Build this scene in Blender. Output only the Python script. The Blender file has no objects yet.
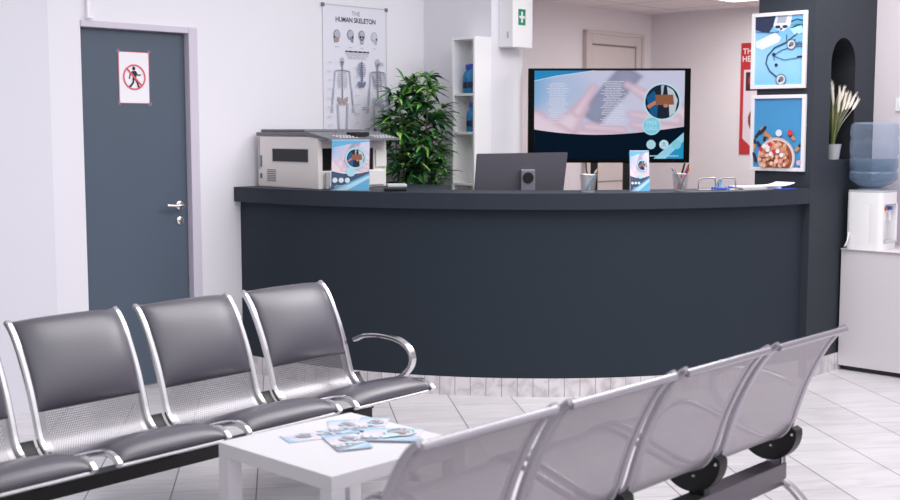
import bpy, bmesh, math, random
from mathutils import Vector, Matrix
R = math.radians
random.seed(7)
scene = bpy.context.scene
COL = scene.collection

# ------------------------------------------------------------------ frame of the room
# camera at the world origin looking along +Y; the room's axes are turned by TH about z
TH = R(46); CT, ST = math.cos(TH), math.sin(TH)
def W(u, v, z=0.0): return Vector((CT*u - ST*v, ST*u + CT*v, z))
FACE_V = TH               # local x = +u, front (local -y) looks along -v
FACE_U = TH - math.pi/2   # local x = -v, front (local -y) looks along -u
def lin(c):
    c /= 255.0
    return c/12.92 if c <= 0.04045 else ((c+0.055)/1.055)**2.4
def rgb(r, g, b): return (lin(r), lin(g), lin(b), 1.0)
def mixc(a, b, t):
    t = max(0, min(1, t)); return tuple(x+(y-x)*t for x, y in zip(a, b))

# ------------------------------------------------------------------ materials
def new_mat(name):
    m = bpy.data.materials.new(name); m.use_nodes = True
    nt = m.node_tree; return m, nt, nt.nodes['Principled BSDF']
def mat(name, col, rough=.5, metal=0., spec=.5, noise=0., nscale=8., coat=0., bump=0., bscale=60.):
    m, nt, b = new_mat(name); L = nt.links
    b.inputs['Base Color'].default_value = col
    b.inputs['Roughness'].default_value = rough; b.inputs['Metallic'].default_value = metal
    b.inputs['Specular IOR Level'].default_value = spec; b.inputs['Coat Weight'].default_value = coat; b.inputs['Coat Roughness'].default_value = .3
    tc = nt.nodes.new('ShaderNodeTexCoord')
    if noise:
        n = nt.nodes.new('ShaderNodeTexNoise'); n.inputs['Scale'].default_value = nscale; n.inputs['Detail'].default_value = 4
        L.new(tc.outputs['Object'], n.inputs['Vector'])
        mx = nt.nodes.new('ShaderNodeMix'); mx.data_type = 'RGBA'
        L.new(n.outputs['Fac'], mx.inputs[0])
        mx.inputs[6].default_value = tuple(c*(1-noise) for c in col[:3])+(1,)
        mx.inputs[7].default_value = tuple(min(1, c*(1+noise)) for c in col[:3])+(1,)
        L.new(mx.outputs[2], b.inputs['Base Color'])
    if bump:
        n = nt.nodes.new('ShaderNodeTexNoise'); n.inputs['Scale'].default_value = bscale; n.inputs['Detail'].default_value = 3
        L.new(tc.outputs['Object'], n.inputs['Vector'])
        bp = nt.nodes.new('ShaderNodeBump'); bp.inputs['Strength'].default_value = bump; bp.inputs['Distance'].default_value = .01
        L.new(n.outputs['Fac'], bp.inputs['Height']); L.new(bp.outputs['Normal'], b.inputs['Normal'])
    return m
def math_node(nt, op, a, b=None, c=None):
    n = nt.nodes.new('ShaderNodeMath'); n.operation = op
    for i, x in enumerate((a, b, c)):
        if x is None: continue
        if isinstance(x, (int, float)): n.inputs[i].default_value = x
        else: nt.links.new(x, n.inputs[i])
    return n.outputs[0]
M = {}
M['wall'] = mat('wall_paint', rgb(238, 236, 243), .6, noise=.012, nscale=2, bump=.03, bscale=90)
M['wall_left'] = mat('pilaster_paint', rgb(228, 227, 236), .6, noise=.012, nscale=2)
M['wall_beige'] = mat('back_room_paint', rgb(236, 230, 233), .6, noise=.015, nscale=2)
M['reveal'] = mat('reveal_paint', rgb(212, 206, 220), .5, noise=.02)
M['slate'] = mat('slate_paint', rgb(46, 54, 63), .6, noise=.06, nscale=1.5, bump=.03, bscale=40, spec=.15)
M['slate_top'] = mat('countertop_laminate', rgb(50, 56, 66), .5, noise=.06, nscale=12, spec=.2)
M['pillar'] = mat('pillar_paint', rgb(54, 59, 67), .6, noise=.06, nscale=2, bump=.05, bscale=50, spec=.2)
M['niche'] = mat('niche_dark', rgb(34, 38, 45), .7, noise=.05)  # darker version of the pillar grey, inside the niche
M['door'] = mat('door_paint', rgb(84, 96, 111), .45, noise=.05, nscale=2.5, spec=.35)
M['trim'] = mat('white_trim', rgb(232, 224, 228), .5, noise=.01)
M['beige_trim'] = mat('beige_trim', rgb(214, 203, 201), .5, noise=.01)
M['groove'] = mat('dark_groove', rgb(146, 136, 137), .7, noise=.02)
M['white'] = mat('white_lacquer', rgb(250, 249, 251), .32, noise=.008)
M['frame_white'] = mat('picture_frame_white', rgb(232, 229, 234), .45, noise=.01)
M['wall_right'] = mat('side_wall_paint', rgb(228, 219, 225), .6, noise=.012, nscale=2)
M['table'] = mat('table_lacquer', rgb(237, 235, 240), .4, noise=.008)
M['cabinet'] = mat('cabinet_laminate', rgb(222, 217, 222), .45, noise=.01)
M['cream'] = mat('printer_plastic', rgb(238, 232, 229), .45, noise=.012)
M['cream2'] = mat('printer_plastic_light', rgb(234, 230, 228), .45, noise=.012)
M['grey_plastic'] = mat('grey_plastic', rgb(112, 112, 120), .45, noise=.03)
M['lightgrey'] = mat('light_grey_plastic', rgb(196, 198, 204), .45, noise=.02)
M['black'] = mat('black_plastic', rgb(14, 14, 16), .4, noise=.1)
M['gloss_black'] = mat('gloss_black_bezel', rgb(5, 5, 7), .25, spec=.15, noise=.05)
M['dark_inside'] = mat('dark_interior', rgb(60, 58, 60), .8, noise=.05)
M['pad'] = mat('black_leatherette', rgb(62, 58, 74), .40, spec=1.0, coat=.75, noise=.06, nscale=5, bump=.09, bscale=220)
M['chrome'] = mat('chrome', (.74, .73, .76, 1), .14, 1., noise=.01)
M['silver_frame'] = mat('silver_frame_paint', (.52, .50, .55, 1), .24, .75, noise=.02)
M['steel'] = mat('brushed_steel', (.72, .7, .72, 1), .3, .9, noise=.04, nscale=30)
M['silver'] = mat('silver_plastic', rgb(140, 138, 148), .35, .5, noise=.02)
M['mon_grey'] = mat('monitor_back_grey', rgb(104, 102, 112), .38, .7, noise=.02)
M['beam'] = mat('beam_metal', rgb(120, 114, 122), .33, .7, noise=.05, nscale=10)
M['brass'] = mat('nickel', (.78, .75, .72, 1), .22, 1., noise=.02)
M['bamboo'] = mat('bamboo_cane', rgb(98, 88, 48), .6, noise=.2, nscale=20)
M['soil'] = mat('dark_soil', rgb(46, 34, 28), .9, noise=.3, nscale=40)
M['pot'] = mat('white_pot', rgb(206, 206, 212), .4, noise=.02)
M['plume'] = mat('plume_fibre', rgb(236, 228, 216), .9, noise=.06, nscale=60)
M['green_sign'] = mat('sign_green', rgb(0, 140, 100), .5, noise=.02)
M['blue_pl'] = mat('blue_plastic', rgb(40, 82, 190), .4, noise=.05)
M['tap_red'] = mat('tap_red', rgb(214, 60, 60), .4, noise=.03)
M['tap_blue'] = mat('tap_blue', rgb(60, 110, 200), .4, noise=.03)
M['paper'] = mat('paper', rgb(240, 240, 246), .7, noise=.01)
M['label'] = mat('bottle_label', rgb(24, 40, 78), .5, noise=.05)
for k, c in dict(orange=(222, 122, 60), red=(206, 66, 52), ltblue=(120, 186, 226), dkblue=(38, 60, 110), blk=(26, 24, 26), tan=(206, 160, 110), teal=(70, 130, 160)).items():
    M['pen_'+k] = mat('pen_'+k, rgb(*c), .4, noise=.04)

def attr_mat(name, rough=.5, emit=0., spec=.4, coat=0.):
    m, nt, b = new_mat(name)
    a = nt.nodes.new('ShaderNodeAttribute'); a.attribute_name = 'Col'
    nt.links.new(a.outputs['Color'], b.inputs['Base Color'])
    b.inputs['Roughness'].default_value = rough; b.inputs['Specular IOR Level'].default_value = spec
    b.inputs['Coat Weight'].default_value = coat
    if emit:
        b.inputs['Base Color'].default_value = (0, 0, 0, 1)
        nt.links.remove(b.inputs['Base Color'].links[0]); b.inputs['Base Color'].default_value = (.002, .002, .003, 1)
        nt.links.new(a.outputs['Color'], b.inputs['Emission Color']); b.inputs['Emission Strength'].default_value = emit
    return m
M['print'] = attr_mat('printed_paper', .55)
M['leaf'] = attr_mat('leaf_green', .42, spec=.45)
M['screen'] = attr_mat('lit_screen', .6, emit=1.15, spec=0.)

def translucent_mat(name, col, fac, rough=.08, body=None):
    """clear tinted plastic: part transparent, part glossy/diffuse skin"""
    m = bpy.data.materials.new(name); m.use_nodes = True; nt = m.node_tree
    b = nt.nodes['Principled BSDF']; out = nt.nodes['Material Output']
    b.inputs['Base Color'].default_value = body or col; b.inputs['Roughness'].default_value = rough
    t = nt.nodes.new('ShaderNodeBsdfTransparent'); t.inputs['Color'].default_value = col
    mx = nt.nodes.new('ShaderNodeMixShader')
    lw = nt.nodes.new('ShaderNodeLayerWeight'); lw.inputs['Blend'].default_value = .35
    f = math_node(nt, 'MULTIPLY_ADD', lw.outputs['Facing'], .45, fac)
    nt.links.new(f, mx.inputs[0]); nt.links.new(t.outputs[0], mx.inputs[1]); nt.links.new(b.outputs[0], mx.inputs[2])
    nt.links.new(mx.outputs[0], out.inputs['Surface'])
    return m
M['jug'] = translucent_mat('blue_clear_plastic', (.88, .93, .98, 1), .12, .06, rgb(186, 200, 224))
M['water'] = translucent_mat('water_in_jug', (.66, .77, .84, 1), .40, .05, rgb(112, 140, 160))
M['acrylic'] = translucent_mat('clear_acrylic', (.97, .98, 1, 1), .06, .06, rgb(220, 226, 236))
M['blue_bottle'] = translucent_mat('blue_liquid_bottle', (.12, .42, .72, 1), .62, .12, rgb(62, 150, 208))

def mesh_wire_mat():
    m, nt, b = new_mat('wire_mesh'); out = nt.nodes['Material Output']
    b.inputs['Base Color'].default_value = (.55, .55, .58, 1); b.inputs['Metallic'].default_value = .7; b.inputs['Roughness'].default_value = .35
    tc = nt.nodes.new('ShaderNodeTexCoord'); sep = nt.nodes.new('ShaderNodeSeparateXYZ'); nt.links.new(tc.outputs['UV'], sep.inputs[0])
    fx = math_node(nt, 'FRACT', math_node(nt, 'MULTIPLY', sep.outputs[0], 160.)); fy = math_node(nt, 'FRACT', math_node(nt, 'MULTIPLY', sep.outputs[1], 160.))
    wire = math_node(nt, 'MAXIMUM', math_node(nt, 'LESS_THAN', fx, .26), math_node(nt, 'LESS_THAN', fy, .26))
    t = nt.nodes.new('ShaderNodeBsdfTransparent'); mx = nt.nodes.new('ShaderNodeMixShader')
    nt.links.new(wire, mx.inputs[0]); nt.links.new(t.outputs[0], mx.inputs[1]); nt.links.new(b.outputs[0], mx.inputs[2]); nt.links.new(mx.outputs[0], out.inputs['Surface'])
    return m
M['mesh'] = mesh_wire_mat()

def perforated_mat(name, col, metal, rough, p=.0096, r=.0027):
    m, nt, b = new_mat(name); L = nt.links; out = nt.nodes['Material Output']
    b.inputs['Base Color'].default_value = col; b.inputs['Metallic'].default_value = metal; b.inputs['Roughness'].default_value = rough
    tc = nt.nodes.new('ShaderNodeTexCoord')
    def lattice(off):
        s = nt.nodes.new('ShaderNodeVectorMath'); s.operation = 'MULTIPLY_ADD'
        L.new(tc.outputs['UV'], s.inputs[0]); s.inputs[1].default_value = (1/p, 1/(p*1.732), 0); s.inputs[2].default_value = (off, off, 0)
        fr = nt.nodes.new('ShaderNodeVectorMath'); fr.operation = 'FRACTION'; L.new(s.outputs[0], fr.inputs[0])
        sb = nt.nodes.new('ShaderNodeVectorMath'); sb.operation = 'SUBTRACT'; L.new(fr.outputs[0], sb.inputs[0]); sb.inputs[1].default_value = (.5, .5, 0)
        ml = nt.nodes.new('ShaderNodeVectorMath'); ml.operation = 'MULTIPLY'; L.new(sb.outputs[0], ml.inputs[0]); ml.inputs[1].default_value = (p, p*1.732, 0)
        ln = nt.nodes.new('ShaderNodeVectorMath'); ln.operation = 'LENGTH'; L.new(ml.outputs[0], ln.inputs[0])
        return ln.outputs['Value']
    d = math_node(nt, 'MINIMUM', lattice(0), lattice(.5))
    solid = math_node(nt, 'GREATER_THAN', d, r)
    t = nt.nodes.new('ShaderNodeBsdfTransparent'); mx = nt.nodes.new('ShaderNodeMixShader')
    L.new(solid, mx.inputs[0]); L.new(t.outputs[0], mx.inputs[1]); L.new(b.outputs[0], mx.inputs[2]); L.new(mx.outputs[0], out.inputs['Surface'])
    return m
M['perf'] = perforated_mat('perforated_steel', (.27, .26, .28, 1), .95, .30)
M['perf_solid'] = mat('pressed_steel', (.33, .32, .34, 1), .28, .95, noise=.02)
M['perf2'] = perforated_mat('perforated_silver_paint', (.47, .435, .475, 1), .45, .40, r=.0016)
M['perf2_solid'] = mat('silver_paint', (.50, .465, .51, 1), .32, .55, noise=.02)

def floor_mat():
    m, nt, b = new_mat('marble_floor_tile'); L = nt.links
    tc = nt.nodes.new('ShaderNodeTexCoord'); mp = nt.nodes.new('ShaderNodeMapping'); mp.inputs['Rotation'].default_value = (0, 0, -math.atan(.141))
    L.new(tc.outputs['Object'], mp.inputs['Vector'])
    sep = nt.nodes.new('ShaderNodeSeparateXYZ'); L.new(mp.outputs[0], sep.inputs[0])
    T = .345
    def joint(s, off, w):
        q = math_node(nt, 'FRACT', math_node(nt, 'DIVIDE', math_node(nt, 'SUBTRACT', s, off-w/2), T))
        return math_node(nt, 'LESS_THAN', q, w/T)
    jx = joint(sep.outputs[0], .572, .0048); jy = math_node(nt, 'MULTIPLY', joint(sep.outputs[1], 4.96, .004), .55)
    j = math_node(nt, 'MAXIMUM', jx, jy)
    # veins, stretched along one axis
    mp2 = nt.nodes.new('ShaderNodeMapping'); mp2.inputs['Scale'].default_value = (1.2, 6, 1); L.new(mp.outputs[0], mp2.inputs['Vector'])
    n = nt.nodes.new('ShaderNodeTexNoise'); n.inputs['Scale'].default_value = 2.2; n.inputs['Detail'].default_value = 7; n.inputs['Distortion'].default_value = 1.2
    L.new(mp2.outputs[0], n.inputs['Vector'])
    # a slight shift of tone from tile to tile
    fx = math_node(nt, 'FLOOR', math_node(nt, 'DIVIDE', math_node(nt, 'SUBTRACT', sep.outputs[0], .572), T)); fy = math_node(nt, 'FLOOR', math_node(nt, 'DIVIDE', math_node(nt, 'SUBTRACT', sep.outputs[1], 4.96), T))
    cb = nt.nodes.new('ShaderNodeCombineXYZ'); L.new(fx, cb.inputs[0]); L.new(fy, cb.inputs[1])
    wn = nt.nodes.new('ShaderNodeTexWhiteNoise'); L.new(cb.outputs[0], wn.inputs['Vector'])
    fac = math_node(nt, 'MULTIPLY_ADD', wn.outputs['Value'], .22, n.outputs['Fac'])
    cr = nt.nodes.new('ShaderNodeValToRGB'); L.new(fac, cr.inputs['Fac'])
    cr.color_ramp.elements[0].position = .3; cr.color_ramp.elements[0].color = rgb(198, 193, 197)
    cr.color_ramp.elements[1].position = .72; cr.color_ramp.elements[1].color = rgb(222, 218, 222)
    mx = nt.nodes.new('ShaderNodeMix'); mx.data_type = 'RGBA'; L.new(j, mx.inputs[0]); L.new(cr.outputs[0], mx.inputs[6]); mx.inputs[7].default_value = rgb(98, 90, 90)
    L.new(mx.outputs[2], b.inputs['Base Color']); b.inputs['Roughness'].default_value = .28; b.inputs['Specular IOR Level'].default_value = .4
    return m
M['floor'] = floor_mat()
def plinth_mat():
    m, nt, b = new_mat('marble_plinth_tile'); L = nt.links
    tc = nt.nodes.new('ShaderNodeTexCoord'); sep = nt.nodes.new('ShaderNodeSeparateXYZ'); L.new(tc.outputs['UV'], sep.inputs[0])
    q = math_node(nt, 'FRACT', math_node(nt, 'DIVIDE', sep.outputs[0], .088)); j = math_node(nt, 'LESS_THAN', q, .045)
    n = nt.nodes.new('ShaderNodeTexNoise'); n.inputs['Scale'].default_value = 9; n.inputs['Detail'].default_value = 6; n.inputs['Distortion'].default_value = 1.5
    L.new(tc.outputs['Object'], n.inputs['Vector'])
    cr = nt.nodes.new('ShaderNodeValToRGB'); L.new(n.outputs['Fac'], cr.inputs['Fac'])
    cr.color_ramp.elements[0].position = .3; cr.color_ramp.elements[0].color = rgb(196, 190, 194)
    cr.color_ramp.elements[1].position = .6; cr.color_ramp.elements[1].color = rgb(232, 227, 230)
    mx = nt.nodes.new('ShaderNodeMix'); mx.data_type = 'RGBA'; L.new(j, mx.inputs[0]); L.new(cr.outputs[0], mx.inputs[6]); mx.inputs[7].default_value = rgb(150, 143, 146)
    L.new(mx.outputs[2], b.inputs['Base Color']); b.inputs['Roughness'].default_value = .3
    return m
M['plinth'] = plinth_mat()
def ceiling_mat():
    m, nt, b = new_mat('ceiling_tile'); L = nt.links
    tc = nt.nodes.new('ShaderNodeTexCoord'); sep = nt.nodes.new('ShaderNodeSeparateXYZ'); L.new(tc.outputs['Object'], sep.inputs[0])
    def jn(s, off): return math_node(nt, 'LESS_THAN', math_node(nt, 'FRACT', math_node(nt, 'DIVIDE', math_node(nt, 'SUBTRACT', s, off), .6)), .02)
    j = math_node(nt, 'MAXIMUM', jn(sep.outputs[0], .05), jn(sep.outputs[1], .25))
    n = nt.nodes.new('ShaderNodeTexNoise'); n.inputs['Scale'].default_value = 120; L.new(tc.outputs['Object'], n.inputs['Vector'])
    mx0 = nt.nodes.new('ShaderNodeMix'); mx0.data_type = 'RGBA'; L.new(n.outputs['Fac'], mx0.inputs[0]); mx0.inputs[6].default_value = rgb(222, 212, 212); mx0.inputs[7].default_value = rgb(236, 228, 228)
    mx = nt.nodes.new('ShaderNodeMix'); mx.data_type = 'RGBA'; L.new(j, mx.inputs[0]); L.new(mx0.outputs[2], mx.inputs[6]); mx.inputs[7].default_value = rgb(150, 142, 142)
    L.new(mx.outputs[2], b.inputs['Base Color']); b.inputs['Roughness'].default_value = .8
    return m
M['ceiling'] = ceiling_mat()
def emit_mat(name, col, s):
    m, nt, b = new_mat(name); b.inputs['Emission Color'].default_value = col; b.inputs['Emission Strength'].default_value = s
    return m
M['lamp'] = emit_mat('light_diffuser', (1, .98, .97, 1), 4.0)

# ------------------------------------------------------------------ object helpers
def link(o, parent=None):
    COL.objects.link(o)
    if parent is not None: o.parent = parent
    return o
def obj(name, b, material, parent=None, loc=None, rotz=0., smooth=False):
    me = bpy.data.meshes.new(name)
    bm = b.bm if isinstance(b, B) else b
    bmesh.ops.recalc_face_normals(bm, faces=bm.faces)
    bm.to_mesh(me); bm.free()
    mats = material if isinstance(material, (list, tuple)) else [material]
    for m in mats: me.materials.append(m)
    if smooth:
        me.polygons.foreach_set('use_smooth', [True]*len(me.polygons))
        if hasattr(me, 'set_sharp_from_angle'): me.set_sharp_from_angle(angle=R(38))
    o = bpy.data.objects.new(name, me)
    if loc is not None: o.location = loc
    o.rotation_euler[2] = rotz
    return link(o, parent)
def tag(o, label=None, cat=None, group=None, kind=None):
    if label: o['label'] = label
    if cat: o['category'] = cat
    if group: o['group'] = group
    if kind: o['kind'] = kind
    return o
def thing(name, label, cat, loc=(0, 0, 0), rotz=0., group=None):
    o = bpy.data.objects.new(name, None); o.location = loc; o.rotation_euler[2] = rotz; o.empty_display_size = .1
    link(o); return tag(o, label, cat, group)
def struct(o, label=None, cat=None): return tag(o, label, cat, kind='structure')
def copy_tree(o, parent=None):
    c = o.copy(); COL.objects.link(c); c.parent = parent
    for ch in [x for x in bpy.data.objects if x.parent == o]: copy_tree(ch, c)
    return c

class B:
    def __init__(s): s.bm = bmesh.new(); s.uv = None; s.mi = 0
    def _f(s, vs):
        try: f = s.bm.faces.new(vs); f.material_index = s.mi; return f
        except ValueError: return None
    def uvl(s):
        if s.uv is None: s.uv = s.bm.loops.layers.uv.new('UVMap')
        return s.uv
    def box(s, x0, x1, y0, y1, z0, z1, bev=0., seg=2):
        bm = s.bm
        vs = [bm.verts.new((x, y, z)) for z in (z0, z1) for x, y in ((x0, y0), (x1, y0), (x1, y1), (x0, y1))]
        fs = [s._f([vs[i] for i in q]) for q in ((0, 3, 2, 1), (4, 5, 6, 7), (0, 1, 5, 4), (1, 2, 6, 5), (2, 3, 7, 6), (3, 0, 4, 7))]
        if bev:
            es = list({e for f in fs for e in f.edges})
            r = bmesh.ops.bevel(bm, geom=es, offset=bev, segments=seg, affect='EDGES', profile=.6)
            for f in r['faces']: f.material_index = s.mi
        return s
    def prism(s, pts, axis, a, b):
        """2-D outline pulled along an axis: axis 0 -> (y,z) pts, 1 -> (x,z), 2 -> (x,y)"""
        def mk(p, t): return {0: (t, p[0], p[1]), 1: (p[0], t, p[1]), 2: (p[0], p[1], t)}[axis]
        A = [s.bm.verts.new(mk(p, a)) for p in pts]; Bv = [s.bm.verts.new(mk(p, b)) for p in pts]
        n = len(pts); s._f(A[::-1]); s._f(Bv)
        for i in range(n): s._f([A[i], A[(i+1) % n], Bv[(i+1) % n], Bv[i]])
        return s
    def lathe(s, prof, n=28, cx=0., cy=0., cap=True):
        rings = []
        for r, z in prof:
            rings.append([s.bm.verts.new((cx+r*math.cos(2*math.pi*i/n), cy+r*math.sin(2*math.pi*i/n), z)) for i in range(n)])
        for a, b in zip(rings, rings[1:]):
            for i in range(n): s._f([a[i], a[(i+1) % n], b[(i+1) % n], b[i]])
        if cap:
            s._f(rings[0][::-1]); s._f(rings[-1])
        return s
    def ring(s, P, prof_fn, closed_ends=True):
        """sweep: P list of points, prof_fn(i) -> list of (a,b) offsets in the local frame"""
        P = [Vector(p) for p in P]; n = len(P); rings = []
        t0 = (P[1]-P[0]).normalized()
        up = Vector((0, 0, 1)) if abs(t0.z) < .9 else Vector((1, 0, 0))
        if s.hint is not None: up = s.hint
        for i in range(n):
            t = (P[min(i+1, n-1)]-P[max(i-1, 0)]).normalized()
            side = t.cross(up).normalized() if s.hint is None else s.hint.copy()
            nn = side.cross(t).normalized(); 
            if s.hint is None: up = nn
            rings.append([s.bm.verts.new(P[i]+side*a+nn*b) for a, b in prof_fn(i)])
        m = len(rings[0])
        for a, b in zip(rings, rings[1:]):
            for i in range(m): s._f([a[i], a[(i+1) % m], b[(i+1) % m], b[i]])
        if closed_ends: s._f(rings[0][::-1]); s._f(rings[-1])
        return s
    hint = None
    def tube(s, P, r, n=10):
        s.hint = None
        rr = r if isinstance(r, (list, tuple)) else [r]*len(P)
        return s.ring(P, lambda i: [(rr[i]*math.cos(2*math.pi*k/n), rr[i]*math.sin(2*math.pi*k/n)) for k in range(n)])
    def bar(s, P, w, t, side, c=.3):
        """flat bar with softened corners; w along `side`, t across"""
        s.hint = Vector(side)
        a, b = w/2, t/2; k = min(a, b)*c
        pr = [(-a+k, -b), (a-k, -b), (a, -b+k), (a, b-k), (a-k, b), (-a+k, b), (-a, b-k), (-a, -b+k)]
        s.ring(P, lambda i: pr); s.hint = None; return s
    def ball(s, c, r, n=8):
        return s.ell(c, (r, r, r), n)
    def ell(s, c, rad, n=10):
        c = Vector(c); rows = []
        for j in range(1, n):
            a = math.pi*j/n
            rows.append([s.bm.verts.new((c.x+rad[0]*math.sin(a)*math.cos(2*math.pi*i/n), c.y+rad[1]*math.sin(a)*math.sin(2*math.pi*i/n), c.z+rad[2]*math.cos(a))) for i in range(n)])
        t = s.bm.verts.new((c.x, c.y, c.z+rad[2])); b = s.bm.verts.new((c.x, c.y, c.z-rad[2]))
        for i in range(n):
            s._f([t, rows[0][i], rows[0][(i+1) % n]]); s._f([b, rows[-1][(i+1) % n], rows[-1][i]])
        for p, q in zip(rows, rows[1:]):
            for i in range(n): s._f([p[i], q[i], q[(i+1) % n], p[(i+1) % n]])
        return s

def spline(pts, n=6):
    """Catmull-Rom through the points"""
    P = [Vector(p) for p in pts]; out = []
    for i in range(len(P)-1):
        a, b, c, d = P[max(i-1, 0)], P[i], P[i+1], P[min(i+2, len(P)-1)]
        for k in range(n):
            t = k/n
            out.append(.5*((2*b)+(c-a)*t+(2*a-5*b+4*c-d)*t*t+(3*b-a-3*c+d)*t**3))
    out.append(P[-1]); return out

class Print:
    """flat artwork: x to the right, y down (metres from the top-left corner), facing local -y, colours stored per corner"""
    def __init__(s, z0=0., eps=.00035): s.V = []; s.F = []; s.C = []; s.lay = 0; s.z0 = z0; s.eps = eps
    def _add(s, pts, cols, faces):
        o = len(s.V); s.lay += 1
        for x, y in pts: s.V.append((x, -s.z0-s.eps*s.lay, -y))
        s.C += cols if isinstance(cols, list) else [cols]*len(pts)
        s.F += [tuple(o+i for i in f) for f in faces]
    def poly(s, pts, col): s._add(pts, col, [tuple(range(len(pts)))]); return s
    def rect(s, x, y, w, h, col): return s.poly([(x, y), (x, y+h), (x+w, y+h), (x+w, y)], col)
    def multi(s, polys, col):
        pts = []; fs = []
        for p in polys: fs.append(tuple(range(len(pts), len(pts)+len(p)))); pts += p
        s._add(pts, col, fs); return s
    def ell(s, x, y, rx, ry, col, n=28, a=0.):
        ca, sa = math.cos(a), math.sin(a); pts = []
        for i in range(n):
            p, q = rx*math.cos(2*math.pi*i/n), ry*math.sin(2*math.pi*i/n); pts.append((x+p*ca-q*sa, y+p*sa+q*ca))
        return s.poly(pts, col)
    def line(s, P, w, col):
        ws = w if isinstance(w, (list, tuple)) else [w]*len(P); A = []; Bq = []
        for i in range(len(P)):
            p, q = P[max(i-1, 0)], P[min(i+1, len(P)-1)]; dx, dy = q[0]-p[0], q[1]-p[1]; l = math.hypot(dx, dy) or 1
            A.append((P[i][0]-dy/l*ws[i]/2, P[i][1]+dx/l*ws[i]/2)); Bq.append((P[i][0]+dy/l*ws[i]/2, P[i][1]-dx/l*ws[i]/2))
        n = len(P); s._add(A+Bq, col, [(i, i+1, n+i+1, n+i) for i in range(n-1)]); return s
    def arc(s, x, y, r, w, col, a0=0, a1=360, n=32, ry=None):
        ry = ry or r
        return s.line([(x+r*math.cos(R(a0+(a1-a0)*i/n)), y+ry*math.sin(R(a0+(a1-a0)*i/n))) for i in range(n+1)], w, col)
    def grid(s, x, y, w, h, nx, ny, fn):
        pts = []; cols = []; fs = []
        for j in range(ny+1):
            for i in range(nx+1):
                a, b = i/nx, j/ny; pts.append((x+a*w, y+b*h)); cols.append(fn(a, b))
        for j in range(ny):
            for i in range(nx): k = j*(nx+1)+i; fs.append((k, k+nx+1, k+nx+2, k+1))
        s._add(pts, cols, fs); return s
    def text(s, txt, cx, cy, size, col, sx=1., bold=0.):
        cu = bpy.data.curves.new('lettering', 'FONT'); cu.body = txt; cu.size = size; cu.align_x = 'CENTER'; cu.align_y = 'CENTER'; cu.resolution_u = 3
        cu.offset = bold
        o = bpy.data.objects.new('lettering', cu); COL.objects.link(o)
        dg = bpy.context.evaluated_depsgraph_get(); dg.update(); me = bpy.data.meshes.new_from_object(o.evaluated_get(dg))
        s._add([(cx+v.co.x*sx, cy-v.co.y) for v in me.vertices], col, [tuple(p.vertices) for p in me.polygons])
        bpy.data.objects.remove(o); bpy.data.curves.remove(cu); bpy.data.meshes.remove(me); return s
    def bars(s, x, y, w, n, pitch, h, col, rnd=random.Random(3)):
        """lines of unreadably small print"""
        ps = []
        for i in range(n):
            l = w*(.55+.45*rnd.random()); q = x+(w-l)/2
            while q < x+(w+l)/2:
                d = min(w*(.08+.12*rnd.random()), x+(w+l)/2-q); yy = y+i*pitch
                ps.append([(q, yy), (q, yy+h), (q+d, yy+h), (q+d, yy)]); q += d+w*.02
        return s.multi(ps, col)
    def build(s, name, material, parent=None, loc=None, rotz=0., flat=False):
        me = bpy.data.meshes.new(name); me.from_pydata([((v[0], v[2], -v[1]) if flat else v) for v in s.V], [], s.F)
        at = me.color_attributes.new('Col', 'FLOAT_COLOR', 'POINT')
        for i, c in enumerate(s.C): at.data[i].color = c
        me.materials.append(material); o = bpy.data.objects.new(name, me)
        if loc is not None: o.location = loc
        o.rotation_euler[2] = rotz; return link(o, parent)

# ================================================================== THE SETTING (room axes u, v)
CEIL = 2.47; VB = 6.04           # back wall plane v = VB
bf = B(); bf.box(-4.5, 7.5, -.5, 12.5, -.08, 0); struct(obj('floor', bf, M['floor']))
def room(name, b, m): return struct(obj(name, b, m, rotz=TH))
# back wall with the opening for the grey door
DL, DR, DH = 3.360, 4.046, 2.05
b = B()
b.box(1.2, DL, VB, VB+.3, 0, 3.0); b.box(DR+.06, 5.99, VB, VB+.3, 0, 3.0); b.box(DL, DR+.06, VB, VB+.3, DH+.036, 3.0)
room('wall_back', b, M['wall'])
b = B(); b.box(6.31, 8.76, VB, VB+.15, 0, CEIL+.02); room('wall_back_room', b, M['wall_beige'])
b = B(); b.box(1.2, 3.125, VB-.09, VB, 0, 3.0); room('wall_left', b, M['wall_left'])
b = B(); b.box(5.99, 6.309, 5.404, VB+.15, 0, 3.0); room('wall_pier', b, M['wall'])
b = B(); b.box(8.755, 8.9, 3.6, VB+.15, 0, CEIL+.02); room('wall_right_back', b, M['wall_beige'])
b = B(); b.box(7.405, 7.6, -.5, 3.6, 0, 3.0); room('wall_right', b, M['wall_right'])
b = B(); b.box(7.405, 8.9, 3.6, 3.75, 0, CEIL+.02); room('wall_side', b, M['wall_beige'])
b = B(); b.box(6.31, 8.9, 3.5, VB+.15, CEIL, CEIL+.1); room('ceiling', b, M['ceiling'])
# door lining and leaf
b = B(); b.box(DR, DR+.06, VB-.012, VB+.14, 0, DH+.036, .004); b.box(DL, DR, VB-.012, VB+.14, DH, DH+.036, .004)
room('trim_1', b, M['reveal'])
d1 = bpy.data.objects.new('door_1', None); link(d1); d1.rotation_euler[2] = TH; d1.location = W(DL, VB+.035); tag(d1, 'dark grey blue painted door set back in the white back wall', 'door', kind='structure')
DW = DR-DL
b = B(); b.box(.004, DW-.004, 0, .04, .008, DH-.004, .003); obj('door_leaf', b, M['door'], d1)
b = B(); b.lathe([(.0, 0), (.026, 0), (.026, .008), (.02, .011), (0, .011)], 20)
bmesh.ops.rotate(b.bm, verts=b.bm.verts, matrix=Matrix.Rotation(R(90), 3, 'X')); bmesh.ops.translate(b.bm, verts=b.bm.verts, vec=(DW-.06, 0, 1.045))
hd = obj('door_handle', b, M['brass'], d1, smooth=True)
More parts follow.
